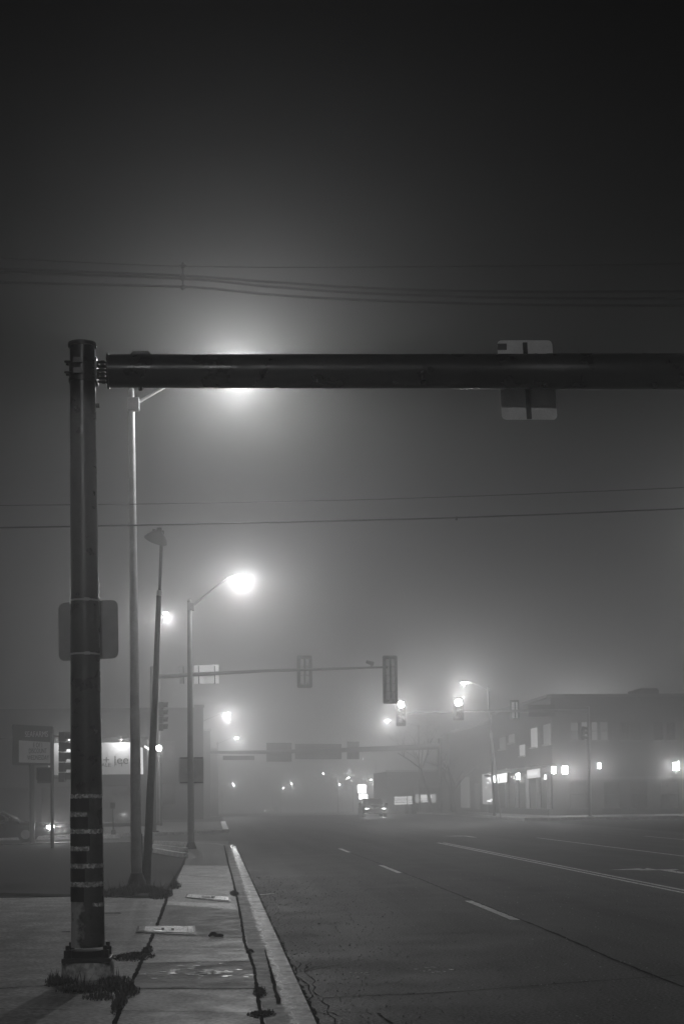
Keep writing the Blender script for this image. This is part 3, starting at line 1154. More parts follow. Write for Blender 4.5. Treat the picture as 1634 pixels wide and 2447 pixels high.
# ================================================================ leaning wooden pole with flood light
BL = G(349, 2112, SW_Z)
YL = BL.y
t = thing('leaning_pole', BL, 'slender leaning wooden pole topped by an unlit conical floodlight', 'pole')
mm = YL / F
m_ = MB()
m_.tube([V(350, 2112, YL), V(362, 1850, YL), V(372, 1640, YL), V(380, 1422, YL)], [10.5 * mm, 8.5 * mm, 7 * mm, 5.8 * mm], 16)
m_.build('wooden_shaft', M['wood'], t, smooth=True)
m_ = MB()
m_.tube([V(380, 1424, YL), V(382, 1411, YL)], [6.8 * mm, 6.8 * mm], 16)
m_.build('collar', M['galv'], t, smooth=True)
MB().tube([V(382, 1411, YL), V(386, 1300, YL), V(389, 1268, YL)], [3.6 * mm, 4.2 * mm, 4.4 * mm], 14).build('upper_pipe', M['dark_steel'], t, smooth=True)
# flood head: a shallow cone opening to the lower left
apex = V(381, 1270, YL) + Vector((0, -.05, 0))
rim_c = V(371, 1294, YL) + Vector((0, .05, 0))
ax = (rim_c - apex).normalized()
m_ = MB()
m_.tube([apex - ax * .06, apex, apex + ax * .06, apex + ax * .13, apex + ax * .2], [.035, .06, .13, .2, .235], 28, cap=False)
m_.tube([apex + ax * .2, apex + ax * .195], [.235, .22], 28, cap=False)
m_.tube([apex + ax * .195, apex + ax * .08, apex + ax * .03], [.22, .11, .02], 28, cap=True)
hd = m_.build('flood_shade', M['dark_steel'], t, smooth=True)
m_ = MB()
m_.box(V(381, 1266, YL), (.09, .09, .07))
m_.tube([V(365, 1266, YL), V(389, 1270, YL)], .018, 8)
m_.build('mounting_box', M['dark_steel'], hd)
t = thing('bollard', G(335, 2110, SW_Z), 'short dark post squeezed between lamp post and leaning pole', 'post')
m_ = MB()
a, b = V(336, 2110, YL + .1), V(333.5, 1993, YL + .1)
a.z = SW_Z
m_.tube([a, b], [7.5 * mm, 7 * mm], 16)
m_.tube([b, b + Vector((0, 0, .02))], [7 * mm, 4 * mm], 16)
m_.build('post_shaft', M['dark_steel'], t, smooth=True)

# sign on the corner lamp post
y = 45.86
ps = V(458, 1842, y)
t = thing('road_sign', ps, 'grey square sign back with two crossbars on the corner lamp post', 'sign')
m_ = MB().prism([V(a, b, y + .28) for a, b in ((429, 1812), (487, 1812), (487, 1873), (429, 1873))], (0, .004, 0))
m_.build('sign_panel', M['sign_dull'], t)
for yy in (1811, 1870):
    MB().box(V(458, yy, y + .24) , (.72, .05, .04)).build('crossbar', M['dark_steel'], t)
for yy in (1811, 1870):
    MB().box(V(458, yy, y + .18), (.14, .08, .05)).build('bracket', M['galv'], t)


# ================================================================ traffic signals
def signal(label, c, n, s=1.0, back=True, facing=1, lit=None, rz=0.0, plate_back='black', group='traffic signals'):
    """n-section head centred at c. facing=1: seen from behind (faces +y), -1: faces the camera"""
    t = thing('traffic_signal', c, label, 'traffic signal', group)
    Rm = Matrix.Rotation(rz, 3, 'Z')
    sec = .34 * s
    h = n * sec
    P0 = lambda x, y_, z: Vector(c) + Rm @ Vector((x, y_ * facing, z))
    m_ = MB()
    for i in range(n):
        z = h / 2 - sec * (i + .5)
        m_.box(P0(0, 0, z), (sec * .98, .2 * s, sec * .95), Rm)
    rear = facing == 1
    hs = m_.build('housing', M['sign_back' if rear else 'black'], t, bevel=.02 * s)
    if rear:
        MB().box(P0(0, -.13 * s, 0), (.07 * s, .06, h + .2 * s), Rm).build('mounting_strut', M['black'], t)
    if back:
        w_, hh2 = sec + .26 * s, h + .26 * s
        m_ = MB()
        m_.prism([P0(a, .03 * s, b) for a, b in rrect(w_, hh2, .06 * s)], Rm @ Vector((0, .006 * facing, 0)))
        m_.build('backplate', M[plate_back], t)
    for i in range(n):
        z = h / 2 - sec * (i + .5)
        m_ = MB()
        vs, fs = [], []
        vr, vd = (.205, .26) if lit == i else (.155, .34)
        nn = 12
        for k in range(nn + 1):
            a = R(-30 + 240 * k / nn)
            for q, d_ in ((vr, .1), (vr, vd - .06 * abs(math.cos(a)))):
                vs.append(P0(q * s * math.cos(a), d_ * s, z + q * s * math.sin(a)))
        for k in range(nn):
            fs.append((2 * k, 2 * k + 1, 2 * k + 3, 2 * k + 2))
        m_.add(vs, fs)
        o = m_.build('visor', M['black'], t)
        sm = o.modifiers.new('thick', 'SOLIDIFY'); sm.thickness = .006
        m_ = MB()
        m_.tube([P0(0, .1 * s, z), P0(0, (.16 if lit == i else .12) * s, z)], (.195 if lit == i else .14) * s, 20)
        m_.build('lens', M['glow_signal'] if lit == i else M['glass'], t)
    return t


def mast(label, base, top, jy, arm_pts, r0, r1, m='dark_steel', ar=None, group='traffic mast arms'):
    t = thing('mast_arm_pole', base, label, 'mast pole', group)
    MB().tube([base, top], [r0, r1], 24).build('pole', M[m], t, smooth=True)
    MB().tube([top, top + Vector((0, 0, .05))], [r1 + .015, r1 * .7], 20).build('pole_cap', M[m], t, smooth=True)
    MB().box(base + Vector((0, 0, .03)), (r0 * 3.4, r0 * 3.4, .06)).build('base_plate', M[m], t)
    n = len(arm_pts)
    MB().tube(arm_pts, [(ar or r0 * .72) * (1 - .58 * i / (n - 1)) for i in range(n)], 16).build('mast_arm', M[m], t, smooth=True)
    j = arm_pts[0]
    MB().box(j, (r0 * 1.2, r0 * 2.4, r0 * 2.6)).build('clamp', M[m], t)
    return t


# second mast, on the corner across the side street: arm over our lanes
Y2 = 66
bm = base_at(366, Y2, .14)
mast('traffic mast at the far corner of the side street, thin arm over the lanes', bm, V(366, 1594, Y2), 0,
     [V(370, 1617, Y2), V(455, 1612, Y2), V(640, 1603, Y2), V(925, 1594, Y2)], .16, .13)
s2 = V(728, 1605, Y2 + .35)
signal('three-lamp signal seen from behind, midway on the thin far mast arm', s2, 3, 1.15, True, 1)
s3 = V(932, 1624, Y2 + .35)
signal('tall five-lamp signal seen from behind at the tip of the thin mast arm', s3, 5, 1.13, True, 1)
# pale unlit reflective trim behind: sign pair on the arm
t = thing('road_sign', V(499, 1610, Y2 + .3), 'wide bright sign back with two uprights on the thin far mast arm', 'sign')
MB().prism([V(a, b, Y2 + .3) for a, b in ((464, 1590), (523, 1588), (524, 1633), (464, 1634))], (0, .004, 0)).build('sign_panel', M['sign_shiny'], t)
for a in (475, 513):
    MB().prism([V(a - 1.3, 1591, Y2 + .25), V(a + 1.3, 1591, Y2 + .25), V(a + 2, 1634, Y2 + .25), V(a - .6, 1634, Y2 + .25)], (0, .04, 0)).build('upright', M['dark_steel'], t)
t = thing('road_sign', V(434, 1613, Y2 + .3), 'narrow grey sign back on the thin mast arm left of the corner lamp post', 'sign')
MB().prism([V(a, b, Y2 + .3) for a, b in ((429, 1591), (440, 1591), (441, 1634), (430, 1634))], (0, .004, 0)).build('sign_panel', M['sign_dull'], t)
MB().prism([V(a, b, Y2 + .25) for a, b in ((437, 1592), (440, 1592), (441, 1634), (438, 1634))], (0, .04, 0)).build('upright', M['dark_steel'], t)
# camera dome perched on that arm
q = V(886, 1586, Y2)
t = thing('detector_camera', q, 'small detector camera perched near the tip of the thin mast arm', 'camera')
m_ = MB()
m_.tube([V(888, 1595, Y2), q], .03, 8)
m_.build('stem', M['dark_steel'], t)
MB().tube([q + Vector((-.22, 0, .10)), q + Vector((.12, 0, -.02))], [.08, .10], 14).build('housing', M['dark_steel'], t, smooth=True)
# pedestrian and side signals on that pole
q = V(386, 1712, Y2)
signal('side-facing signal head on the far corner mast pole behind the leaning pole', q, 4, .95, False, -1, None, R(82))

# signal cluster left of the near pole
Y4 = 49
pb = V(126, 2006, Y4); pb.z = SW_Z
t = thing('signal_pole', pb, 'thin grey pole left of the foreground mast carrying side-facing signals', 'pole')
m_ = MB()
m_.tube([pb, V(125, 1752, Y4)], .06, 14)
m_.build('pole', M['pole_grey'], t, smooth=True)
m_ = MB()
for yy in (1758, 1858):
    m_.tube([V(125, yy, Y4), V(150, yy + 2, Y4)], .025, 8)
m_.build('bracket', M['pole_grey'], t)
signal('five-lamp signal in profile just left of the foreground mast', V(150, 1809, Y4), 5, .98, False, -1, None, R(84))
# pedestrian signal, boxy
q = V(108, 1853, Y4)
t = thing('pedestrian_signal', q, 'boxy unlit pedestrian signal under the five-lamp signal, beside the reader board post', 'traffic signal')
MB().box(q, (.46, .3, .52)).build('housing', M['black'], t, bevel=.02)
m_ = MB()
m_.box(q + Vector((0, -.25, .24)), (.46, .22, .02)); m_.box(q + Vector((-.22, -.25, .05)), (.02, .22, .38)); m_.box(q + Vector((.22, -.25, .05)), (.02, .22, .38))
m_.build('visor', M['black'], t)
MB().box(q + Vector((0, -.16, 0)), (.36, .01, .4)).build('lens', M['glass'], t)

# right-hand mast arm: two lit signals, pole at the brick corner
Y5 = 90
bm = base_at(1409, Y5, .14)
mast('traffic mast in front of the right brick building, arm reaching left over the road', bm, V(1404, 1690, Y5), 0,
     [V(1402, 1699, Y5), V(1300, 1698.5, Y5), V(1180, 1699, Y5), V(975, 1703, Y5)], .11, .09, 'pole_grey', ar=.12)
for (px, pyl, n, lab) in ((956, 1684, 3, 'lit signal at the left tip of the right mast arm, under the street lamp glow'),
                          (1094, 1679, 3, 'lit signal midway on the right mast arm below the street lamp')):
    sz = 1.12
    c_ = V(px, pyl, Y5 - .5) + Vector((0, 0, -.34 * sz * (1 if px > 1000 else 1.0)))
    if px < 1000:
        c_ = V(px + 1, pyl, Y5 - .5) + Vector((0, 0, -.34 * 1.5 * 1.0))
        s_ = signal(lab, c_, 4, 1.0, True, -1, 0, 0, 'black')
        light(s_, c_ + Vector((0, -.5, .51)), 5000, .16)
    else:
        s_ = signal(lab, c_, 3, sz, True, -1, 0, 0, 'black')
        light(s_, c_ + Vector((0, -.5, .38)), 5000, .16)
signal('unlit signal seen from behind on the right mast arm near the brick building', V(1229, 1697, Y5 + .35), 3, 1.0, True, 1, None, 0, 'black')
signal('small unlit side signal before the dim upper windows of the brick front', V(1392, 1752, Y5 - .3), 3, .85, False, -1, None, R(90))
q = V(1292, 1697, Y5)
t = thing('street_name_sign', q, 'dark wide sign on the right mast arm beside the brick roofline', 'sign')
MB().prism([V(a, b, Y5 + .2) for a, b in ((1261, 1686), (1325, 1684), (1326, 1712), (1262, 1713))], (0, .01, 0)).build('sign_panel', M['dark_steel'], t)
m_ = MB()
m_.box(V(1293, 1685, Y5 + .1), (1.66, .05, .06)); m_.box(V(1293, 1699, Y5 + .1), (1.6, .05, .04))
m_.build('frame', M['black'], t)

# far guide-sign gantry arm
Y6 = 138
b6 = base_at(1052, Y6)
t6 = mast('far mast arm carrying dark guide signs low over the road', b6, V(1050, 1765, Y6), 0,
          [V(1049, 1783, Y6), V(940, 1788, Y6), V(800, 1793, Y6), V(640, 1797, Y6), V(495, 1798, Y6)], .2, .17, ar=.30)
for (x0, y0, x1, y1, lab) in ((705, 1778, 816, 1814, 'widest dark guide sign on the far mast arm'),
                             (637, 1775, 697, 1820, 'squarish dark guide sign left of the widest one'),
                             (829, 1772, 858, 1814, 'small dark signal box right of the widest guide sign'),
                             (533, 1806, 608, 1816, 'narrow street name board hanging left of the guide signs')):
    q = V((x0 + x1) / 2, (y0 + y1) / 2, Y6)
    t = thing('guide_sign' if x1 - x0 > 40 else 'signal_box', q, lab, 'sign')
    MB().prism([V(x0, y0, Y6 + .5), V(x1, y0, Y6 + .5), V(x1, y1, Y6 + .5), V(x0, y1, Y6 + .5)], (0, .05, 0)).build('sign_panel', M['dark_steel'], t)
    for k in (.25, .75):
        MB().box(V(x0 + (x1 - x0) * k, (y0 + y1) / 2, Y6 + .46), (.12, .06, (y1 - y0) * Y6 / F)).build('upright', M['black'], t)

# ================================================================ overhead wires


def wire(label, pts, r, name='overhead_wire', group='overhead wires'):
    P = [V(a, b, y) for a, b, y in pts]
    fine = []
    for i in range(len(P) - 1):
        for k in range(8):
            t = k / 8
            p0 = P[max(i - 1, 0)]; p1 = P[i]; p2 = P[i + 1]; p3 = P[min(i + 2, len(P) - 1)]
            fine.append(.5 * ((2 * p1) + (-p0 + p2) * t + (2 * p0 - 5 * p1 + 4 * p2 - p3) * t * t + (-p0 + 3 * p1 - 3 * p2 + p3) * t ** 3))
    fine.append(P[-1])
    return tag(MB().tube(fine, r, 8).build(name, M['wire'], None, smooth=True), label, 'wire', group)


YW = 24
wire('thin single wire crossing the whole frame below the mast arm', [(-500, 1214, YW), (0, 1208, YW), (500, 1202, YW), (1000, 1190, YW), (1634, 1165, YW), (2100, 1140, YW)], .007)
wire('thicker cable crossing the frame just under the thin single wire', [(-500, 1268, YW), (0, 1261, YW), (480, 1252, YW), (1090, 1237, YW), (1634, 1215, YW), (2100, 1190, YW)], .013)
YU = 18
wire('faint topmost power wire near the top of the fog', [(-500, 600, YU), (0, 618, YU), (437, 636, YU), (900, 638, YU), (1634, 630, YU), (2100, 615, YU)], .008)
wire('upper wire of the bundled power lines', [(-500, 630, YU), (0, 643, YU), (437, 659, YU), (660, 675, YU), (900, 689, YU), (1200, 697, YU), (1634, 695, YU), (2100, 686, YU)], .018)
wire('middle wire of the bundled power lines', [(-500, 638, YU), (0, 651, YU), (437, 666, YU), (660, 686, YU), (900, 702, YU), (1200, 711, YU), (1634, 713, YU), (2100, 708, YU)], .018)
wire('lowest wire of the bundled power lines', [(-500, 662, YU), (0, 675, YU), (437, 685, YU), (660, 705, YU), (900, 718, YU), (1200, 727, YU), (1634, 730, YU), (2100, 726, YU)], .018)
q = V(437, 660, YU)
t = thing('wire_spacer', q, 'faint vertical insulated spacer holding the bundled power lines', 'wire spacer')
m_ = MB()
for a, b in ((628, 642), (652, 672), (679, 692)):
    m_.tube([V(437, a, YU), V(437, (a + b) / 2, YU), V(437, b, YU)], [.015, .05, .015], 10)
m_.build('insulator', M['wire'], t, smooth=True)
MB().tube([V(437, 630, YU), V(437, 690, YU)], .01, 8).build('rod', M['wire'], t)
q = V(1090, 1239, YW)
t = tag(MB().tube([q + Vector((0, 0, .03)), q + Vector((0, 0, -.03))], .02, 8).build('cable_clip', M['wire']), 'tiny clip hanging on the thicker cable', 'clip')

# ================================================================ small things on the pavement


def hatch(label, pts, marks):
    z = Z2
    c_ = sum((G(a, b, z) for a, b in pts), Vector()) / 4
    t = thing('utility_cover', c_, label, 'utility cover', 'utility covers in the sidewalk')
    q = [G(a, b, z) for a, b in pts]
    cen = sum(q, Vector()) / 4
    big = [cen + (p - cen) * 1.06 + Vector(((p - cen).x * .03, (p - cen).y * .25, 0)) for p in q]
    MB().prism([p + Vector((0, 0, -.003)) for p in big], (0, 0, .006)).build('frame', M['dark_steel'], t)
    MB().prism([p + Vector((0, 0, .003)) for p in q], (0, 0, .008)).build('lid', M['plate'], t)
    m_ = MB()
    u, v = q[1] - q[0], q[3] - q[0]
    for (a, b, da, db) in marks:
        p = q[0] + u * a + v * b + Vector((0, 0, .0125))
        m_.prism([p, p + u * da, p + u * da + v * db, p + v * db], (0, 0, .001))
    m_.build('mark', M['ink_mid'], t)
    return t


hatch('pale lid with two small square marks in the sidewalk, nearer of the pair', [(331, 2227), (463, 2231), (461, 2215), (334, 2215)],
      [(.28, .4, .13, .12), (.42, .3, .05, .4), (.42, .3, .01, .4), (.60, .3, .05, .4), (.10, 0, .006, 1), (.90, 0, .006, 1)])
hatch('pale lid with worn cast lettering in the sidewalk, farther of the pair', [(447, 2145), (547, 2153), (546, 2145), (450, 2138)],
      [(.35, .25, .3, .15), (.36, .6, .2, .1), (.58, .5, .1, .3), (.10, 0, .006, 1), (.91, 0, .006, 1)])
# dropped glove-like ring: a dark loop of strap
q = G(513, 2238, Z2)
t = thing('rubber_strap', q, 'small black looped rubber strap lying on the sidewalk', 'litter')
m_ = MB()
loop = [q + Vector((.045 + .05 * math.cos(a), .06 * math.sin(a) * 1.4, .014)) for a in [2 * math.pi * k / 16 for k in range(17)]]
m_.tube(loop, .011, 8)
m_.build('loop', M['rubber'], t, smooth=True)
m_ = MB()
pp = [q + Vector((-.06, -.02, .012)), q + Vector((-.03, .03, .03)), q + Vector((.0, .0, .034)), q + Vector((.03, -.03, .02))]
m_.tube(pp, [.014, .024, .022, .012], 10)
m_.build('knot', M['rubber'], t, smooth=True)
q = G(427, 2118, Z2)
tag(MB().box(q + Vector((0, 0, .02)), (.075, .12, .03), Matrix.Rotation(.3, 3, 'Z')).build('marker_block', M['plate'], bevel=.004), 'tiny white block on the sidewalk beside the weeds', 'block')
# dropped leaf/twig bits
for (px, py, s, lab) in ((158, 2229, .05, 'small dark dead leaf on the apron left of the mast'), (268, 2184, .07, 'thin dark twig on the apron near the joint')):
    q = G(px, py, Z2)
    m_ = MB()
    pts_ = [q + Vector((s * 1.2 * math.cos(a) * (1 if px < 200 else 1.6), s * .8 * math.sin(a) * random.uniform(.5, 1), .006 + .008 * abs(math.sin(a * 2)))) for a in [2 * math.pi * k / 9 for k in range(9)]]
    m_.prism(pts_, (0, 0, .002))
    tag(m_.build('dead_leaf', M['crack']), lab, 'leaf')
# wheel stops by the corner
for (a, b, lab) in (((372, 2038), (443, 2050), 'nearest of the three pale concrete wheel stops'), ((368, 2027), (445, 2036), 'middle of the three pale concrete wheel stops'),
                    ((372, 2018), (446, 2022), 'farthest of the three pale concrete wheel stops')):
    p, q = G(*a, SW_Z), G(*b, SW_Z)
    q.x = min(q.x, SWL - .05) if q.x > SWL + .6 else q.x
    d = (q - p).normalized()
    n = Vector((-d.y, d.x, 0))
    m_ = MB()
    sec = [(-.09, 0), (.09, 0), (.06, .13), (-.06, .13)]
    m_.prism([p + n * s_ + Vector((0, 0, h_)) for s_, h_ in sec], q - p)
    tag(m_.build('wheel_stop', M['concrete_pale'], bevel=.015), lab, 'wheel stop', 'concrete wheel stops by the corner')

# sapling / marker post on the island
q = base_at(272, 62.8, 0)
t = thing('marker_post', q, 'thin dark marker post on the kerb between mast and lamp post', 'post')
m_ = MB(); m_.tube([q, V(270, 1918, 62.8)], .03, 8); m_.build('post_shaft', M['dark_steel'], t)
m_ = MB(); m_.box(V(270, 1925, 62.8) + Vector((0, -.04, 0)), (.2, .02, .25)); m_.box(V(272, 1992, 62.8), (.18, .18, .3)); m_.build('reflector', M['dark_steel'], t)
# low island kerb
p, q = G(128, 1990), G(312, 1985)
tag(MB().prism([(p.x - 2, 61, -.02), (q.x + .4, 61.5, -.02), (q.x + .2, 62.6, -.02), (p.x - 2, 62.1, -.02)], (0, 0, .16)).build('traffic_island', M['concrete_pale'], bevel=.03), kind='structure')


# ================================================================ reader-board sign
YR = 55
q = V(78, 2004, YR); q.z = SW_Z
t = thing('reader_board_sign', q, 'dark framed changeable-letter board on a single post by the side street', 'sign')
MB().tube([q, V(77, 1825, YR)], .10, 14).build('post', M['dark_steel'], t, smooth=True)
cab = MB().prism([V(a, b, YR) for a, b in ((31, 1731), (127, 1736), (127, 1829), (30, 1828))], (0, .35, 0)).build('cabinet', M['wall_dark'], t, bevel=.02)
MB().prism([V(a, b, YR - .02) for a, b in ((46, 1769), (126, 1774), (126, 1824), (46, 1822))], (0, .018, 0)).build('letter_board', M['reader'], cab)
text('SEAFARMS', .30, V(88, 1755, YR - .03), M['reader'], t, 'heading_lettering', sx=.62)
for body, px, py, s in (('E OF I', 91, 1781, .25), ('DISCOUNT', 91, 1795, .25), ('WEDNESDAY', 92, 1811, .25)):
    text(body, s, V(px, py, YR - .03), M['sign_ink'], t, 'board_lettering', sx=.52)

# ================================================================ cars


def car(label, loc, rz, s=(1, 1, 1), lit='glow_head', power=0, group=None, spotp=0):
    """sedan, nose along +x in its own frame"""
    t = thing('car', loc, label, 'car', group)
    Rm = Matrix.Rotation(rz, 3, 'Z')
    T = lambda x, y, z: Vector(loc) + Rm @ Vector((x * s[0], y * s[1], z * s[2]))
    # stations: x, half width, z bottom, z belt
    st = [(-2.35, .70, .45, .80), (-2.25, .80, .32, .92), (-1.5, .88, .22, .98), (-.6, .90, .20, .96), (.6, .90, .20, .93), (1.4, .89, .22, .86), (2.05, .82, .26, .76), (2.3, .72, .30, .66), (2.38, .60, .36, .58)]
    m_ = MB()
    rows = []
    for (x, w, zb_, zt) in st:
        sec = [(-w * .96, zb_), (-w, zb_ + (zt - zb_) * .35), (-w * .98, zt - .12), (-w * .86, zt - .01), (-w * .4, zt + .03), (0, zt + .04)]
        sec = sec + [(-a, b) for a, b in sec[-2::-1]]
        rows.append([T(x, a, b) for a, b in sec])
    n = len(rows[0])
    for r_ in rows: m_.v += r_
    for i in range(len(rows) - 1):
        for k in range(n - 1):
            m_.f.append((i * n + k, i * n + k + 1, (i + 1) * n + k + 1, (i + 1) * n + k))
        m_.f.append((i * n + n - 1, i * n, (i + 1) * n, (i + 1) * n + n - 1))
    m_.f.append(tuple(range(n))); m_.f.append(tuple((len(rows) - 1) * n + k for k in range(n)))
    body = m_.build('body', M['carpaint'], t, smooth=True)
    # cabin
    m_ = MB()
    lo_ = [(-1.75, .80), (-.9, .84), (.3, .84), (1.05, .80)]
    hi_ = [(-1.05, .58), (-.6, .62), (.05, .62), (.35, .58)]
    v = []
    for sgn in (-1, 1):
        v += [T(x, sgn * w, .93) for x, w in lo_]
        v += [T(x, sgn * w, 1.41 if 0 < i < 3 else 1.37) for i, (x, w) in enumerate(hi_)]
    m_.add(v, [(0, 1, 5, 4), (1, 2, 6, 5), (2, 3, 7, 6), (8, 12, 13, 9), (9, 13, 14, 10), (10, 14, 15, 11), (3, 11, 15, 7), (0, 4, 12, 8), (4, 5, 13, 12), (5, 6, 14, 13), (6, 7, 15, 14)])
    cab_ = m_.build('cabin', M['carpaint'], t, bevel=.05)
    m_ = MB()
    e = .012
    for sgn in (-1, 1):
        m_.prism([T(-1.45, sgn * .825, .98), T(-.45, sgn * .85, .98), T(-.45, sgn * .66, 1.33), T(-1.0, sgn * .64, 1.32)], Rm @ Vector((0, sgn * e, 0)))
        m_.prism([T(-.38, sgn * .85, .98), T(.85, sgn * .83, .96), T(.28, sgn * .645, 1.32), T(-.38, sgn * .66, 1.33)], Rm @ Vector((0, sgn * e, 0)))
    m_.build('side_window', M['glass'], cab_)
    MB().prism([T(1.0, -.72, .98), T(1.0, .72, .98), T(.4, .53, 1.35), T(.4, -.53, 1.35)], Rm @ Vector((.03, 0, .02))).build('windscreen', M['glass'], cab_)
    m_ = MB()
    for sgn in (-1, 1):
        m_.tube([T(.98, sgn * .80, .97), T(.36, sgn * .61, 1.37), T(.0, sgn * .63, 1.42), T(-.6, sgn * .63, 1.42), T(-1.1, sgn * .6, 1.37)], .014, 6)
    m_.build('roof_trim', M['chrome'], cab_, smooth=True)
    for (x, y_) in ((1.45, -.8), (1.45, .8), (-1.4, -.8), (-1.4, .8)):
        sg = 1 if y_ > 0 else -1
        w_ = MB().tube([T(x, y_ - sg * .12, .33), T(x, y_ + sg * .1, .33)], .33 * s[2], 24).build('wheel', M['rubber'], t, smooth=True)
        MB().tube([T(x, y_ + sg * .09, .33), T(x, y_ + sg * .115, .33)], .2 * s[2], 18).build('rim', M['galv'], w_)
    for sgn in (-1, 1):
        m_ = MB()
        pts_ = []
        for k in range(12):
            a = 2 * math.pi * k / 12
            pts_.append(T(2.2 + .02, sgn * .60 + .17 * math.cos(a), .62 + .065 * math.sin(a)))
        m_.prism(pts_, Rm @ Vector((.13 * s[0], 0, 0)))
        m_.build('headlight', M[lit], t)
        MB().box(T(.75, sgn * .98, 1.0), (.1, .2, .13), Rm).build('wing_mirror', M['carpaint'], t, bevel=.02)
        if power:
            light(t, T(2.5, sgn * .60, .63), power, .06)
        if spotp:
            light(t, T(2.5, sgn * .60, .63), spotp, .06, 'beam', R(70), T(14, sgn * .6, -.25))
    m_ = MB()
    m_.box(T(2.37, 0, .42), (.06, 1.1 * s[1], .1 * s[2]), Rm)
    m_.build('grille', M['black'], t)
    return t


p = V(30, 2004, 57)
nose = V(126, 1984, 57)
car('dark sedan cut by the left frame edge with a glaring headlight', Vector((nose.x - 2.35, 57, SW_Z)), 0, (1, .95, .88), 'glow_head', 420, None, 900)
c_ = V(896, 1955, 112)
car('oncoming dark car with two lit headlights in the middle of the road', Vector((c_.x, 114, gz(112))), R(-90), (1, 1.05, 1), 'glow_head_far', 0, None, 900)
y = 365
c_ = V(657, 1940, y)
car('distant oncoming car, a pair of bright dots deep in the fog', Vector((c_.x, y, gz(y))), R(-90), (1, 1, 1), 'glow_headfar', 0, 'distant oncoming cars')
c_ = V(637, 1940, 400)
car('distant oncoming car left of another, faint dots deep in the fog', Vector((c_.x, 400, gz(400))), R(-90), (1, 1, 1), 'glow_headfar', 0, 'distant oncoming cars')

# ================================================================ LEFT BUILDINGS
# tall brick block behind the side street
Y7 = 112
xl, xr2 = V(-260, 1900, Y7).x, V(470, 1900, Y7).x
zt = V(300, 1700, Y7).z
b7 = thing('brick_building', (xr2, Y7, .1), 'dark two-storey brick block behind the corner masts with a chimney at its right end', 'building')
wl = MB().box(((xl + xr2) / 2, Y7 + 11, zt / 2), (xr2 - xl, 22, zt)).build('wall', M['brick'], b7)
m_ = MB()
m_.box(((xl + xr2) / 2, Y7 - .05, zt + .12), (xr2 - xl + .2, .5, .24))
m_.build('parapet', M['brick'], wl)
xa, xb = V(466, 1690, Y7).x, V(486, 1690, Y7).x
zc = V(476, 1688, Y7).z
m_ = MB(); m_.box(((xa + xb) / 2, Y7 + .6, zc / 2), (xb - xa, 1.6, zc)); m_.box(((xa + xb) / 2, Y7 + .6, zc + .05), (xb - xa + .15, 1.75, .12))
m_.build('chimney', M['brick'], b7)
for k in range(5):
    x = xr2 - 2.2 - k * 3.0
    for z in (1.9, 5.2):
        w_ = MB().box((x, Y7 - .03, z), (1.2, .08, 1.5)).build('window', M['glass'], b7)
        MB().box((x, Y7 - .10, z - .82), (1.4, .16, .1)).build('sill', M['brick'], w_)
# receding row beyond it, fading
for (px, y, top, lab) in ((503, 138, 1745, 'low dark shop fading in fog just right of the left brick block'), (520, 175, 1790, 'farthest low building on the left side fading in fog')):
    xb = V(px, 1900, y).x
    z = V(px, top, y).z
    b_ = thing('shop_building', (xb - 5, y, gz(y)), lab, 'building')
    w_ = MB().box((xb - 5, y + 6, z / 2 - .3), (10, 12, z + .6)).build('wall', M['brick2'], b_)
    MB().box((xb - 5, y - .02, z + .05), (10.2, .3, .2)).build('parapet', M['stone'], w_)
    MB().box((xb - 2.5, y - .03, 1.2), (2.4, .06, 2.0)).build('window', M['glass'], b_)
# one-storey shop with a floodlit white sign board
Y8 = 80
xl, xr2 = V(-200, 1900, Y8).x, V(352, 1900, Y8).x
zt = V(200, 1768, Y8).z
b8 = thing('shop_building', ((xl + xr2) / 2, Y8, .14), 'low dark shop with a floodlit white sign board behind the foreground mast', 'building')
wl = MB().box(((xl + xr2) / 2, Y8 + 5, zt / 2), (xr2 - xl, 10, zt)).build('wall', M['wall_dark'], b8)
MB().box(((xl + xr2) / 2, Y8 - .03, zt + .06), (xr2 - xl + .2, .3, .14)).build('parapet', M['wall_dark'], wl)
m_ = MB()
for k in range(4):
    x = xr2 - 1.6 - k * 2.9
    w_ = MB().box((x, Y8 - .03, 1.35), (2.2, .06, 1.9)).build('window', M['glass'], b8)
    MB().box((x, Y8 - .08, .36), (2.3, .12, .08)).build('sill', M['stone'], w_)
a, b = V(116, 1776, Y8 - .3), V(334, 1850, Y8 - .3)
t = thing('shop_sign', ((a.x + b.x) / 2, Y8 - .3, a.z), 'white floodlit sign board on the low shop, cut by the foreground mast', 'sign')
MB().box(((a.x + b.x) / 2, Y8 - .22, (a.z + b.z) / 2), (b.x - a.x, .2, a.z - b.z)).build('sign_panel', M['white'], t, bevel=.01)
text('C + lee', .62, V(262, 1817, Y8 - .34), M['ink_mid'], t, sx=1.1)
text('SALE  F  T', .28, V(266, 1828, Y8 - .34), M['ink_mid'], t, sx=1.1)
for px in (165, 290):
    q = V(px, 1766, Y8 - 1.0)
    t = thing('sign_floodlight', q, 'small floodlight on a bent arm over the %s half of the shop sign board' % ('left' if px < 200 else 'right'), 'lamp', 'floodlights over the shop sign')
    MB().tube([V(px, 1772, Y8 - .2), V(px, 1760, Y8 - .6), q], .02, 8).build('arm', M['dark_steel'], t)
    sh = MB().tube([q + Vector((0, 0, .06)), q + Vector((0, 0, -.04))], [.05, .13], 14).build('lamp_shade', M['dark_steel'], t)
    light(t, q + Vector((0, .1, -.12)), 650, .06)
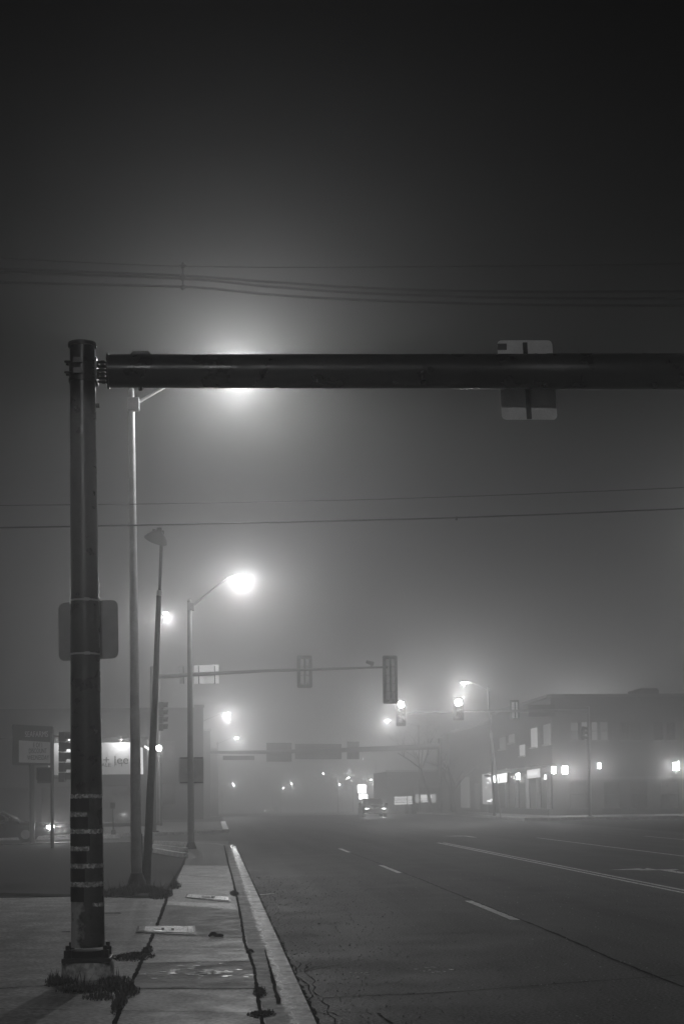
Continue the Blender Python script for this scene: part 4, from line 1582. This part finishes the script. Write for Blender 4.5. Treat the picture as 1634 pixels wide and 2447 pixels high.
# lit gooseneck lamp by the shop and its bright tube
q = V(380, 1788, Y8 + 1)
t = thing('wall_lamp', q, 'round glowing lamp just right of the leaning pole, beside the low shop', 'lamp')
m_ = MB()
bb = base_at(386, Y8 + 1, .14)
m_.tube([bb, Vector((bb.x, Y8 + 1, q.z)), q], .05, 10)
m_.build('arm', M['dark_steel'], t)
m_ = MB()
for i in range(7):
    ph = math.pi * i / 6
    for k in range(14):
        a = 2 * math.pi * k / 14
        m_.v.append(q + Vector((.17 * math.sin(ph) * math.cos(a), .17 * math.sin(ph) * math.sin(a) - .1, .17 * math.cos(ph))))
for i in range(6):
    for k in range(14):
        m_.f.append((i * 14 + k, i * 14 + (k + 1) % 14, (i + 1) * 14 + (k + 1) % 14, (i + 1) * 14 + k))
m_.build('globe', M['glow_wall'], t, smooth=True)
light(t, q + Vector((0, -.5, 0)), 700, .15)
t = thing('strip_light', V(350, 1787, Y8), 'short slanted bright strip light between the lamp post and leaning pole', 'lamp')
MB().tube([V(346, 1783, Y8 - .4), V(357, 1791, Y8 - .4)], .05, 8).build('tube', M['glow_sign'], t)
MB().tube([V(346, 1781.5, Y8 - .35), V(357, 1789.5, Y8 - .35)], .05, 8).build('housing', M['dark_steel'], t)
t = thing('shop_sign', V(339, 1812, Y8 - .5), 'narrow glowing edge-on sign right of the tall grey lamp post', 'sign')
MB().prism([V(a, b, Y8 - .5) for a, b in ((336, 1785), (341, 1787), (342, 1850), (337, 1850))], (0, 1.2, 0)).build('sign_panel', M['glow_sign_dim'], t)

# ================================================================ RIGHT BUILDINGS
Y9 = 97
XC = V(1322, 1965, Y9).x                     # street corner of the block
zt = V(1400, 1666, Y9).z
Ye = 118
b9 = thing('brick_building', (XC, Y9, .16), 'large dark two-storey brick corner building on the right with dim upper windows', 'building')
wl = MB().box((XC + 24, Y9 + (Ye - Y9) / 2, zt / 2), (48, Ye - Y9, zt)).build('wall', M['brick'], b9)
m_ = MB()
m_.box((XC + 24, Y9 - .04, zt + .1), (48.3, .4, .2))
m_.box((XC - .04, Y9 + (Ye - Y9) / 2, zt + .1), (.4, Ye - Y9, .2))
m_.build('parapet', M['brick2'], wl)
m_ = MB(); m_.box((V(1568, 1700, Y9).x, Y9 + 3, zt + .35), (1.6, 2, .55)); m_.box((V(1574, 1700, Y9).x, Y9 + 3, zt + .68), (1.2, 1.6, .12))
m_.build('roof_vent', M['wall_dark'], b9)


def fwin(px0, px1, py0, py1, m, b=b9, yy=Y9):
    p0, p1 = V(px0, py0, yy), V(px1, py1, yy)
    w_ = MB().box(((p0.x + p1.x) / 2, yy - .02, (p0.z + p1.z) / 2), (p1.x - p0.x, .05, p0.z - p1.z)).build('window', M[m], b)
    MB().box(((p0.x + p1.x) / 2, yy - .07, p1.z - .06), (p1.x - p0.x + .2, .16, .1)).build('sill', M['brick2'], w_)
    m_ = MB()
    zc_ = (p0.z + p1.z) / 2
    m_.box(((p0.x + p1.x) / 2, yy - .055, zc_), (p1.x - p0.x, .03, .05))
    m_.box((p0.x, yy - .055, zc_), (.05, .03, p0.z - p1.z)); m_.box((p1.x, yy - .055, zc_), (.05, .03, p0.z - p1.z))
    m_.build('frame', M['wall_dark'], w_)


fwin(1361, 1381, 1727, 1768, 'glow_win_dim'); fwin(1387, 1403, 1726, 1768, 'glow_win'); fwin(1411, 1427, 1726, 1768, 'glow_win'); fwin(1432, 1452, 1726, 1768, 'glow_win_dim')
fwin(1480, 1500, 1726, 1768, 'glass'); fwin(1508, 1528, 1726, 1768, 'glass'); fwin(1560, 1582, 1726, 1768, 'glass'); fwin(1590, 1612, 1726, 1768, 'glass')
fwin(1360, 1400, 1868, 1930, 'glass'); fwin(1440, 1480, 1868, 1930, 'glass'); fwin(1505, 1545, 1868, 1930, 'glass'); fwin(1575, 1620, 1868, 1930, 'glass')
m_ = MB(); m_.box((XC + 24, Y9 - .06, V(1400, 1860, Y9).z), (48, .12, .2)); m_.build('string_course', M['brick2'], wl)


def side_y(px):                              # distance along the facade x=XC seen in column px
    d = ray(px, 1880)
    return d.y * (XC / d.x)


def swin(px0, px1, z0, z1, m, name='window'):
    y0, y1 = sorted((side_y(px0), side_y(px1)))
    w_ = MB().box((XC - .02, (y0 + y1) / 2, (z0 + z1) / 2), (.05, y1 - y0, z1 - z0)).build(name, M[m], b9)
    if name == 'window':
        MB().box((XC - .08, (y0 + y1) / 2, z0 - .05), (.16, y1 - y0 + .2, .1)).build('sill', M['stone'], w_)
    return w_


def zat(px, py):
    return V(px, py, side_y(px)).z


swin(1272, 1286, zat(1280, 1785), zat(1280, 1740), 'glow_win_bright')
swin(1302, 1318, zat(1310, 1778), zat(1310, 1731), 'glow_win')
swin(1244, 1256, zat(1250, 1806), zat(1250, 1780), 'glow_win_bright')
swin(1218, 1232, zat(1225, 1775), zat(1225, 1755), 'glow_win')
swin(1196, 1210, zat(1203, 1790), zat(1203, 1762), 'glow_win_dim')
# pale pilasters and shop windows along the street front
for px in (1213, 1236, 1262, 1289, 1314):
    y_ = side_y(px)
    MB().box((XC - .1, y_, 1.8), (.22, .42, 3.5)).build('pilaster', M['stone'], b9)
for (a, b) in ((1192, 1208), (1217, 1232), (1241, 1257), (1267, 1284), (1294, 1309)):
    swin(a, b, .6, 2.9, 'glass', 'shop_window')
m_ = MB(); m_.box((XC - .16, (Y9 + Ye) / 2, .3), (.3, Ye - Y9, .55)); m_.build('stall_riser', M['brick2'], b9)
m_ = MB()
y0, y1 = side_y(1320), side_y(1180)
m_.prism([(XC - .02, y0, 3.55), (XC - .8, y0, 3.15), (XC - .8, y0, 3.05), (XC - .02, y0, 3.05)], (0, y1 - y0, 0))
m_.build('canopy', M['wall_dark'], b9)


XF = XC - 1.1                               # plane just before the canopy edge


def front_y(px):
    d = ray(px, 1880)
    return d.y * (XF / d.x)


def wall_lamp(label, q, power, w=.22, h=.36, m='glow_wall'):
    t = thing('wall_lamp', q, label, 'lamp', 'wall lamps on the brick corner building')
    m_ = MB(); m_.box(q, (w, w, h))
    m_.build('globe', M[m], t, bevel=.04)
    m_ = MB()
    m_.tube([q + Vector((0, 0, h / 2)), q + Vector((0, 0, h / 2 + .1))], [w * .8, w * .2], 10)
    m_.box(q + Vector((0, 0, -h / 2 - .03)), (w, w, .05))
    m_.build('lamp_cap', M['dark_steel'], t)
    # bracket back to the wall
    m_ = MB()
    if q.y < Y9:
        m_.tube([q + Vector((0, 0, h / 2 + .08)), Vector((q.x, Y9, q.z + h / 2 + .08))], .02, 6)
    else:
        m_.tube([q + Vector((0, 0, h / 2 + .08)), Vector((XC, q.y, q.z + h / 2 + .08))], .02, 6)
    m_.build('bracket', M['dark_steel'], t)
    light(t, q + Vector((0, -.35, 0)) if q.y < Y9 else q + Vector((-.35, 0, 0)), power, .12)


wall_lamp('glowing wall lamp on the brick front nearest the building corner', V(1349, 1840, Y9 - .3), 3200, .34, .5)
wall_lamp('small glowing wall lamp under the dim upper windows', V(1431, 1830, Y9 - .3), 1100, .2, .34)
wall_lamp('glowing wall lamp on the brick front at the right frame edge', V(1614, 1832, Y9 - .3), 3200, .34, .5)
for px, py, lab in ((1322, 1840, 'glowing lamp on the shop side right at the building corner'), (1237, 1855, 'glowing lamp between the two lit shop signs'),
                    (1179, 1862, 'glowing lamp on the shop side at the far end, left of the lit signs')):
    y_ = side_y(px)
    wall_lamp(lab, V(px, py, front_y(px)), 1100, .24, .44)
# hanging lit signs
for (px0, px1, py0, py1, m, body, lab) in ((1184, 1211, 1849, 1871, 'glow_sign', 'I  III', 'brightest lit box sign on the shopfront of the brick corner building'),
                                           (1258, 1291, 1838, 1860, 'glow_sign_dim', 'OPEN', 'lit box sign with worn lettering nearer the brick building corner')):
    y0, y1 = front_y(px0), front_y(px1)
    pa, pb_ = V(px0, (py0 + py1) / 2 + 2, y0), V(px1, (py0 + py1) / 2 - 2, y1)
    hz = (py1 - py0) * y0 / F / 2
    t = thing('shop_sign', (pa + pb_) / 2, lab, 'sign')
    pn = [pa + Vector((0, 0, -hz)), pb_ + Vector((0, 0, -hz * .95)), pb_ + Vector((0, 0, hz * 1.05)), pa + Vector((0, 0, hz))]
    MB().prism([p_ + Vector((.01, 0, 0)) for p_ in pn], (.22, 0, 0)).build('cabinet', M['wall_dark'], t)
    MB().prism([p_ + ((pa + pb_) / 2 - p_) * .06 for p_ in pn], (-.02, 0, 0)).build('sign_face', M[m], t)
    if m == 'glow_sign_dim':
        m_ = MB()
        for k in range(6):
            f_ = .2 + .11 * k
            q_ = pa.lerp(pb_, f_)
            m_.box(q_ + Vector((-.03, 0, .02)), (.01, .16, hz * random.uniform(.5, .9)))
        m_.build('lettering', M['glow_sign'], t)
    else:
        q_ = pa.lerp(pb_, .33)
        MB().box(q_ + Vector((-.03, 0, 0)), (.01, .2, hz * 1.5)).build('lettering', M['ink_mid'], t)
    m_ = MB()
    for f_ in (.2, .8):
        q_ = pa.lerp(pb_, f_) + Vector((.1, 0, hz))
        m_.tube([q_, q_ + Vector((0, 0, .35))], .02, 6)
        m_.tube([q_ + Vector((0, 0, .3)), Vector((XC, q_.y, q_.z + .3))], .02, 6)
    m_.build('bracket', M['dark_steel'], t)
# lit door panel and dim panel farther along (next building)
Ya, Yb2 = Ye + .3, Ye + 26
zt2 = V(1182, 1722, Ye).z
b10 = thing('brick_building', (XC + .5, Ya, gz(Ya)), 'lower pale building beyond the brick corner block with a bright doorway panel', 'building')
MB().box((XC + 10.6, (Ya + Yb2) / 2, zt2 / 2 - .3), (20, Yb2 - Ya, zt2 + .6)).build('wall', M['brick2'], b10)
MB().box((XC + .6, (Ya + Yb2) / 2, zt2 + .12), (.4, Yb2 - Ya + .02, .22)).build('parapet', M['stone'], b10)


def sw10(px0, px1, z0, z1, m, name):
    dd_ = []
    for p_ in (px0, px1):
        d = ray(p_, 1880)
        dd_.append(d.y * ((XC + .58) / d.x))
    y0, y1 = sorted(dd_)
    return MB().box((XC + .57, (y0 + y1) / 2, (z0 + z1) / 2), (.08, y1 - y0, z1 - z0)).build(name, M[m], b10)


yq = Ye + 5
sw10(1153, 1174, V(1165, 1922, yq).z, V(1165, 1849, yq).z, 'glow_win_bright', 'lit_panel')
sw10(1101, 1121, V(1110, 1930, 137).z, V(1110, 1858, 137).z, 'glow_win', 'dim_panel')
sw10(1135, 1147, .3, 2.6, 'glass', 'shop_window')
# small lit bits at the foot of the shop side
t = thing('ground_light', V(1168, 1914, Ye), 'tiny bright fitting at the foot of the bright doorway panel', 'lamp')
m_ = MB()
q = V(1168, 1914, Ye + 1)
m_.box(q, (.3, .12, .14)); m_.box(q + Vector((.2, 0, .1)), (.14, .1, .12))
m_.build('lens', M['glow_sign'], t)
MB().tube([Vector((q.x, q.y, gz(q.y))), q], .03, 8).build('post', M['dark_steel'], t)

# right utility pole standing in front of the brick side
y = 92
q = base_at(1196, y, .14)
t = thing('sign_post', q, 'thin pale post standing before the shopfronts of the corner building', 'post')
MB().tube([q, V(1172, 1745, y)], [.06, .05], 12).build('post_shaft', M['galv'], t, smooth=True)
MB().box(V(1174, 1758, y), (.2, .12, .3)).build('junction_box', M['galv'], t)

# lit cabinet signs in the middle distance
Y10 = 150
for (x0, x1, y0, y1, lab, body) in ((943, 972, 1904, 1923, 'lit monument sign reading CENTER right of the oncoming car', 'CENTER'),
                              (975, 984, 1903, 1922, 'narrow lit sign panel right beside the CENTER sign', ''),
                              (993, 1041, 1898, 1918, 'wider dim lit sign right of the CENTER sign', '')):
    q = V((x0 + x1) / 2, y1, Y10)
    t = thing('lit_sign', Vector((q.x, Y10, gz(Y10))), lab, 'sign')
    MB().box((q.x, Y10 + .35, (gz(Y10) + q.z) / 2), ((x1 - x0) * Y10 / F * .7, .3, q.z - gz(Y10))).build('base', M['stone'], t)
    MB().prism([V(x0, y0, Y10), V(x1, y0 - .8, Y10), V(x1, y1 - .8, Y10), V(x0, y1, Y10)], (0, .4, 0)).build('sign_face', M['glow_mon_dim' if (not body and x1 - x0 > 20) else 'glow_mon'], t)
    if body:
        text(body, .36, V((x0 + x1) / 2, y0 + 7, Y10 - .05), M['ink_mid'], t)
        MB().box(V((x0 + x1) / 2, y0 + 13, Y10 - .04), (1.2, .01, .06)).build('underline', M['ink_mid'], t)
    elif x1 - x0 > 20:
        m_ = MB(); m_.box(V(1018, 1904, Y10 - .04), (1.1, .02, .32)); m_.box(V(1010, 1911, Y10 - .04), (.8, .02, .12)); m_.box(V(1019, 1915, Y10 - .04), (.8, .02, .08))
        m_.build('lettering', M['glow_mon_text'], t)
    else:
        m_ = MB(); m_.box(V(980, 1912, Y10 - .04), (.36, .02, .05)); m_.box(V(980, 1917, Y10 - .04), (.3, .02, .05)); m_.build('lettering', M['ink_mid'], t)
Y11 = 200
glow_py = emitm('pylon_sign_glow', 12)
q = V(866, 1912, Y11)
t = thing('pylon_sign', Vector((q.x, Y11, gz(Y11))), 'tall bright two-panel pylon sign above left of the oncoming car', 'sign')
MB().tube([(q.x, Y11 + .3, gz(Y11)), (q.x, Y11 + .3, q.z + 2)], .12, 10).build('post', M['dark_steel'], t)
MB().prism([V(855, 1875, Y11), V(875, 1875, Y11), V(875, 1895, Y11), V(855, 1895, Y11)], (0, .3, 0)).build('upper_panel', glow_py, t)
MB().prism([V(858, 1897.5, Y11), V(878, 1897.5, Y11), V(878, 1910, Y11), V(858, 1910, Y11)], (0, .3, 0)).build('lower_panel', glow_py, t)
m_ = MB(); m_.box(V(867, 1902, Y11 - .05), (.9, .02, .1)); m_.build('lettering', M['ink_mid'], t)
# low dark building behind those signs
b_ = thing('shop_building', Vector((V(1000, 1900, 165).x, 165, gz(165))), 'low dark building in fog behind the lit monument signs', 'building')
x0, x1 = V(925, 1900, 165).x, V(1110, 1900, 165).x
w_ = MB().box(((x0 + x1) / 2, 172, 1.8), (x1 - x0, 14, 5)).build('wall', M['wall_dark'], b_)
MB().box(((x0 + x1) / 2, 164.9, 4.35), (x1 - x0 + .3, .4, .2)).build('parapet', M['stone'], w_)
MB().box(((x0 + x1) / 2, 164.95, 1.5), (3, .08, 1.8)).build('window', M['glass'], b_)


# ================================================================ bare trees
def bare_tree(label, base, h, spread, seed, lean=(0, 0), r0=.22, depth=6):
    rnd = random.Random(seed)
    t = thing('bare_tree', base, label, 'tree', 'bare trees')
    tr, cr = MB(), MB()

    def grow(p, d, L_, r, lev):
        n = 4
        pts_, rs = [p.copy()], [r]
        for k in range(n):
            d = (d + Vector((rnd.uniform(-1, 1), rnd.uniform(-1, 1), rnd.uniform(-.5, .8))) * .16).normalized()
            p = p + d * (L_ / n)
            pts_.append(p.copy()); rs.append(r * (1 - .4 * (k + 1) / n))
        (tr if lev == 0 else cr).tube(pts_, rs, 8 if lev < 2 else 4, cap=lev == 0)
        if lev >= depth: return
        kids = rnd.choice((2, 3, 3)) if lev else 5
        for _ in range(kids):
            i = rnd.randint(2, n) if lev else rnd.randint(3, n)
            q_ = pts_[i]
            a = rnd.uniform(0, 2 * math.pi)
            side = Vector((math.cos(a), math.sin(a), rnd.uniform(-.1, .5)))
            nd = (d * .75 + side * spread + Vector((lean[0], lean[1], 0)) * .25).normalized()
            grow(q_, nd, L_ * rnd.uniform(.62, .85), rs[i] * rnd.uniform(.5, .7), lev + 1)
    grow(Vector(base), Vector((lean[0] * .3, lean[1] * .3, 1)).normalized(), h * .3, r0, 0)
    tr.build('trunk', M['bark'], t, smooth=True)
    cr.build('crown', M['bark'], t)
    return t


q = base_at(1035, 142)
bare_tree('big bare tree arching left behind the lit signals over the road', Vector((q.x, 142, gz(142))), 15, .9, 5, (-1.2, 0), .2, 7)
q = base_at(1085, 128)
bare_tree('bare tree standing left of the pale building, faint in the fog', Vector((q.x, 128, gz(128))), 8.5, .8, 8, (-.3, 0), .22, 5)
for (px, y, hgt, sd, lab) in ((1495, 128, 13, 21, 'faint bare treetop behind the brick roof, left one'), (1545, 132, 13.4, 22, 'faint bare treetop behind the brick roof, middle one'),
                              (1600, 130, 12.6, 23, 'faint bare treetop behind the brick roof, right one')):
    q = base_at(px, y)
    bare_tree(lab, Vector((q.x, y, gz(y))), hgt, .6, sd, (0, 0), .25, 5)

# ================================================================ haze
bpy.context.view_layer.update()
m = bpy.data.materials.new('haze')
m.use_nodes = True
nt = m.node_tree
nt.nodes.clear()
pv = nt.nodes.new('ShaderNodeVolumePrincipled')
pv.inputs['Color'].default_value = (.97, .97, .97, 1)
pv.inputs['Density'].default_value = FOG
pv.inputs['Anisotropy'].default_value = FOG_G
out = nt.nodes.new('ShaderNodeOutputMaterial')
nt.links.new(pv.outputs[0], out.inputs['Volume'])
_top = max((o.matrix_world @ Vector(c)).z for o in SC.objects if o.type == 'MESH' for c in o.bound_box)
hz_ = MB().box((0, 350, (_top + .3 - 8) / 2), (760, 840, _top + .3 + 8)).build('haze', m)
tag(hz_, 'pale even night fog filling the whole street', None, None, 'stuff')
for o in SC.objects:
    if '_loc' in o:
        del o['_loc']
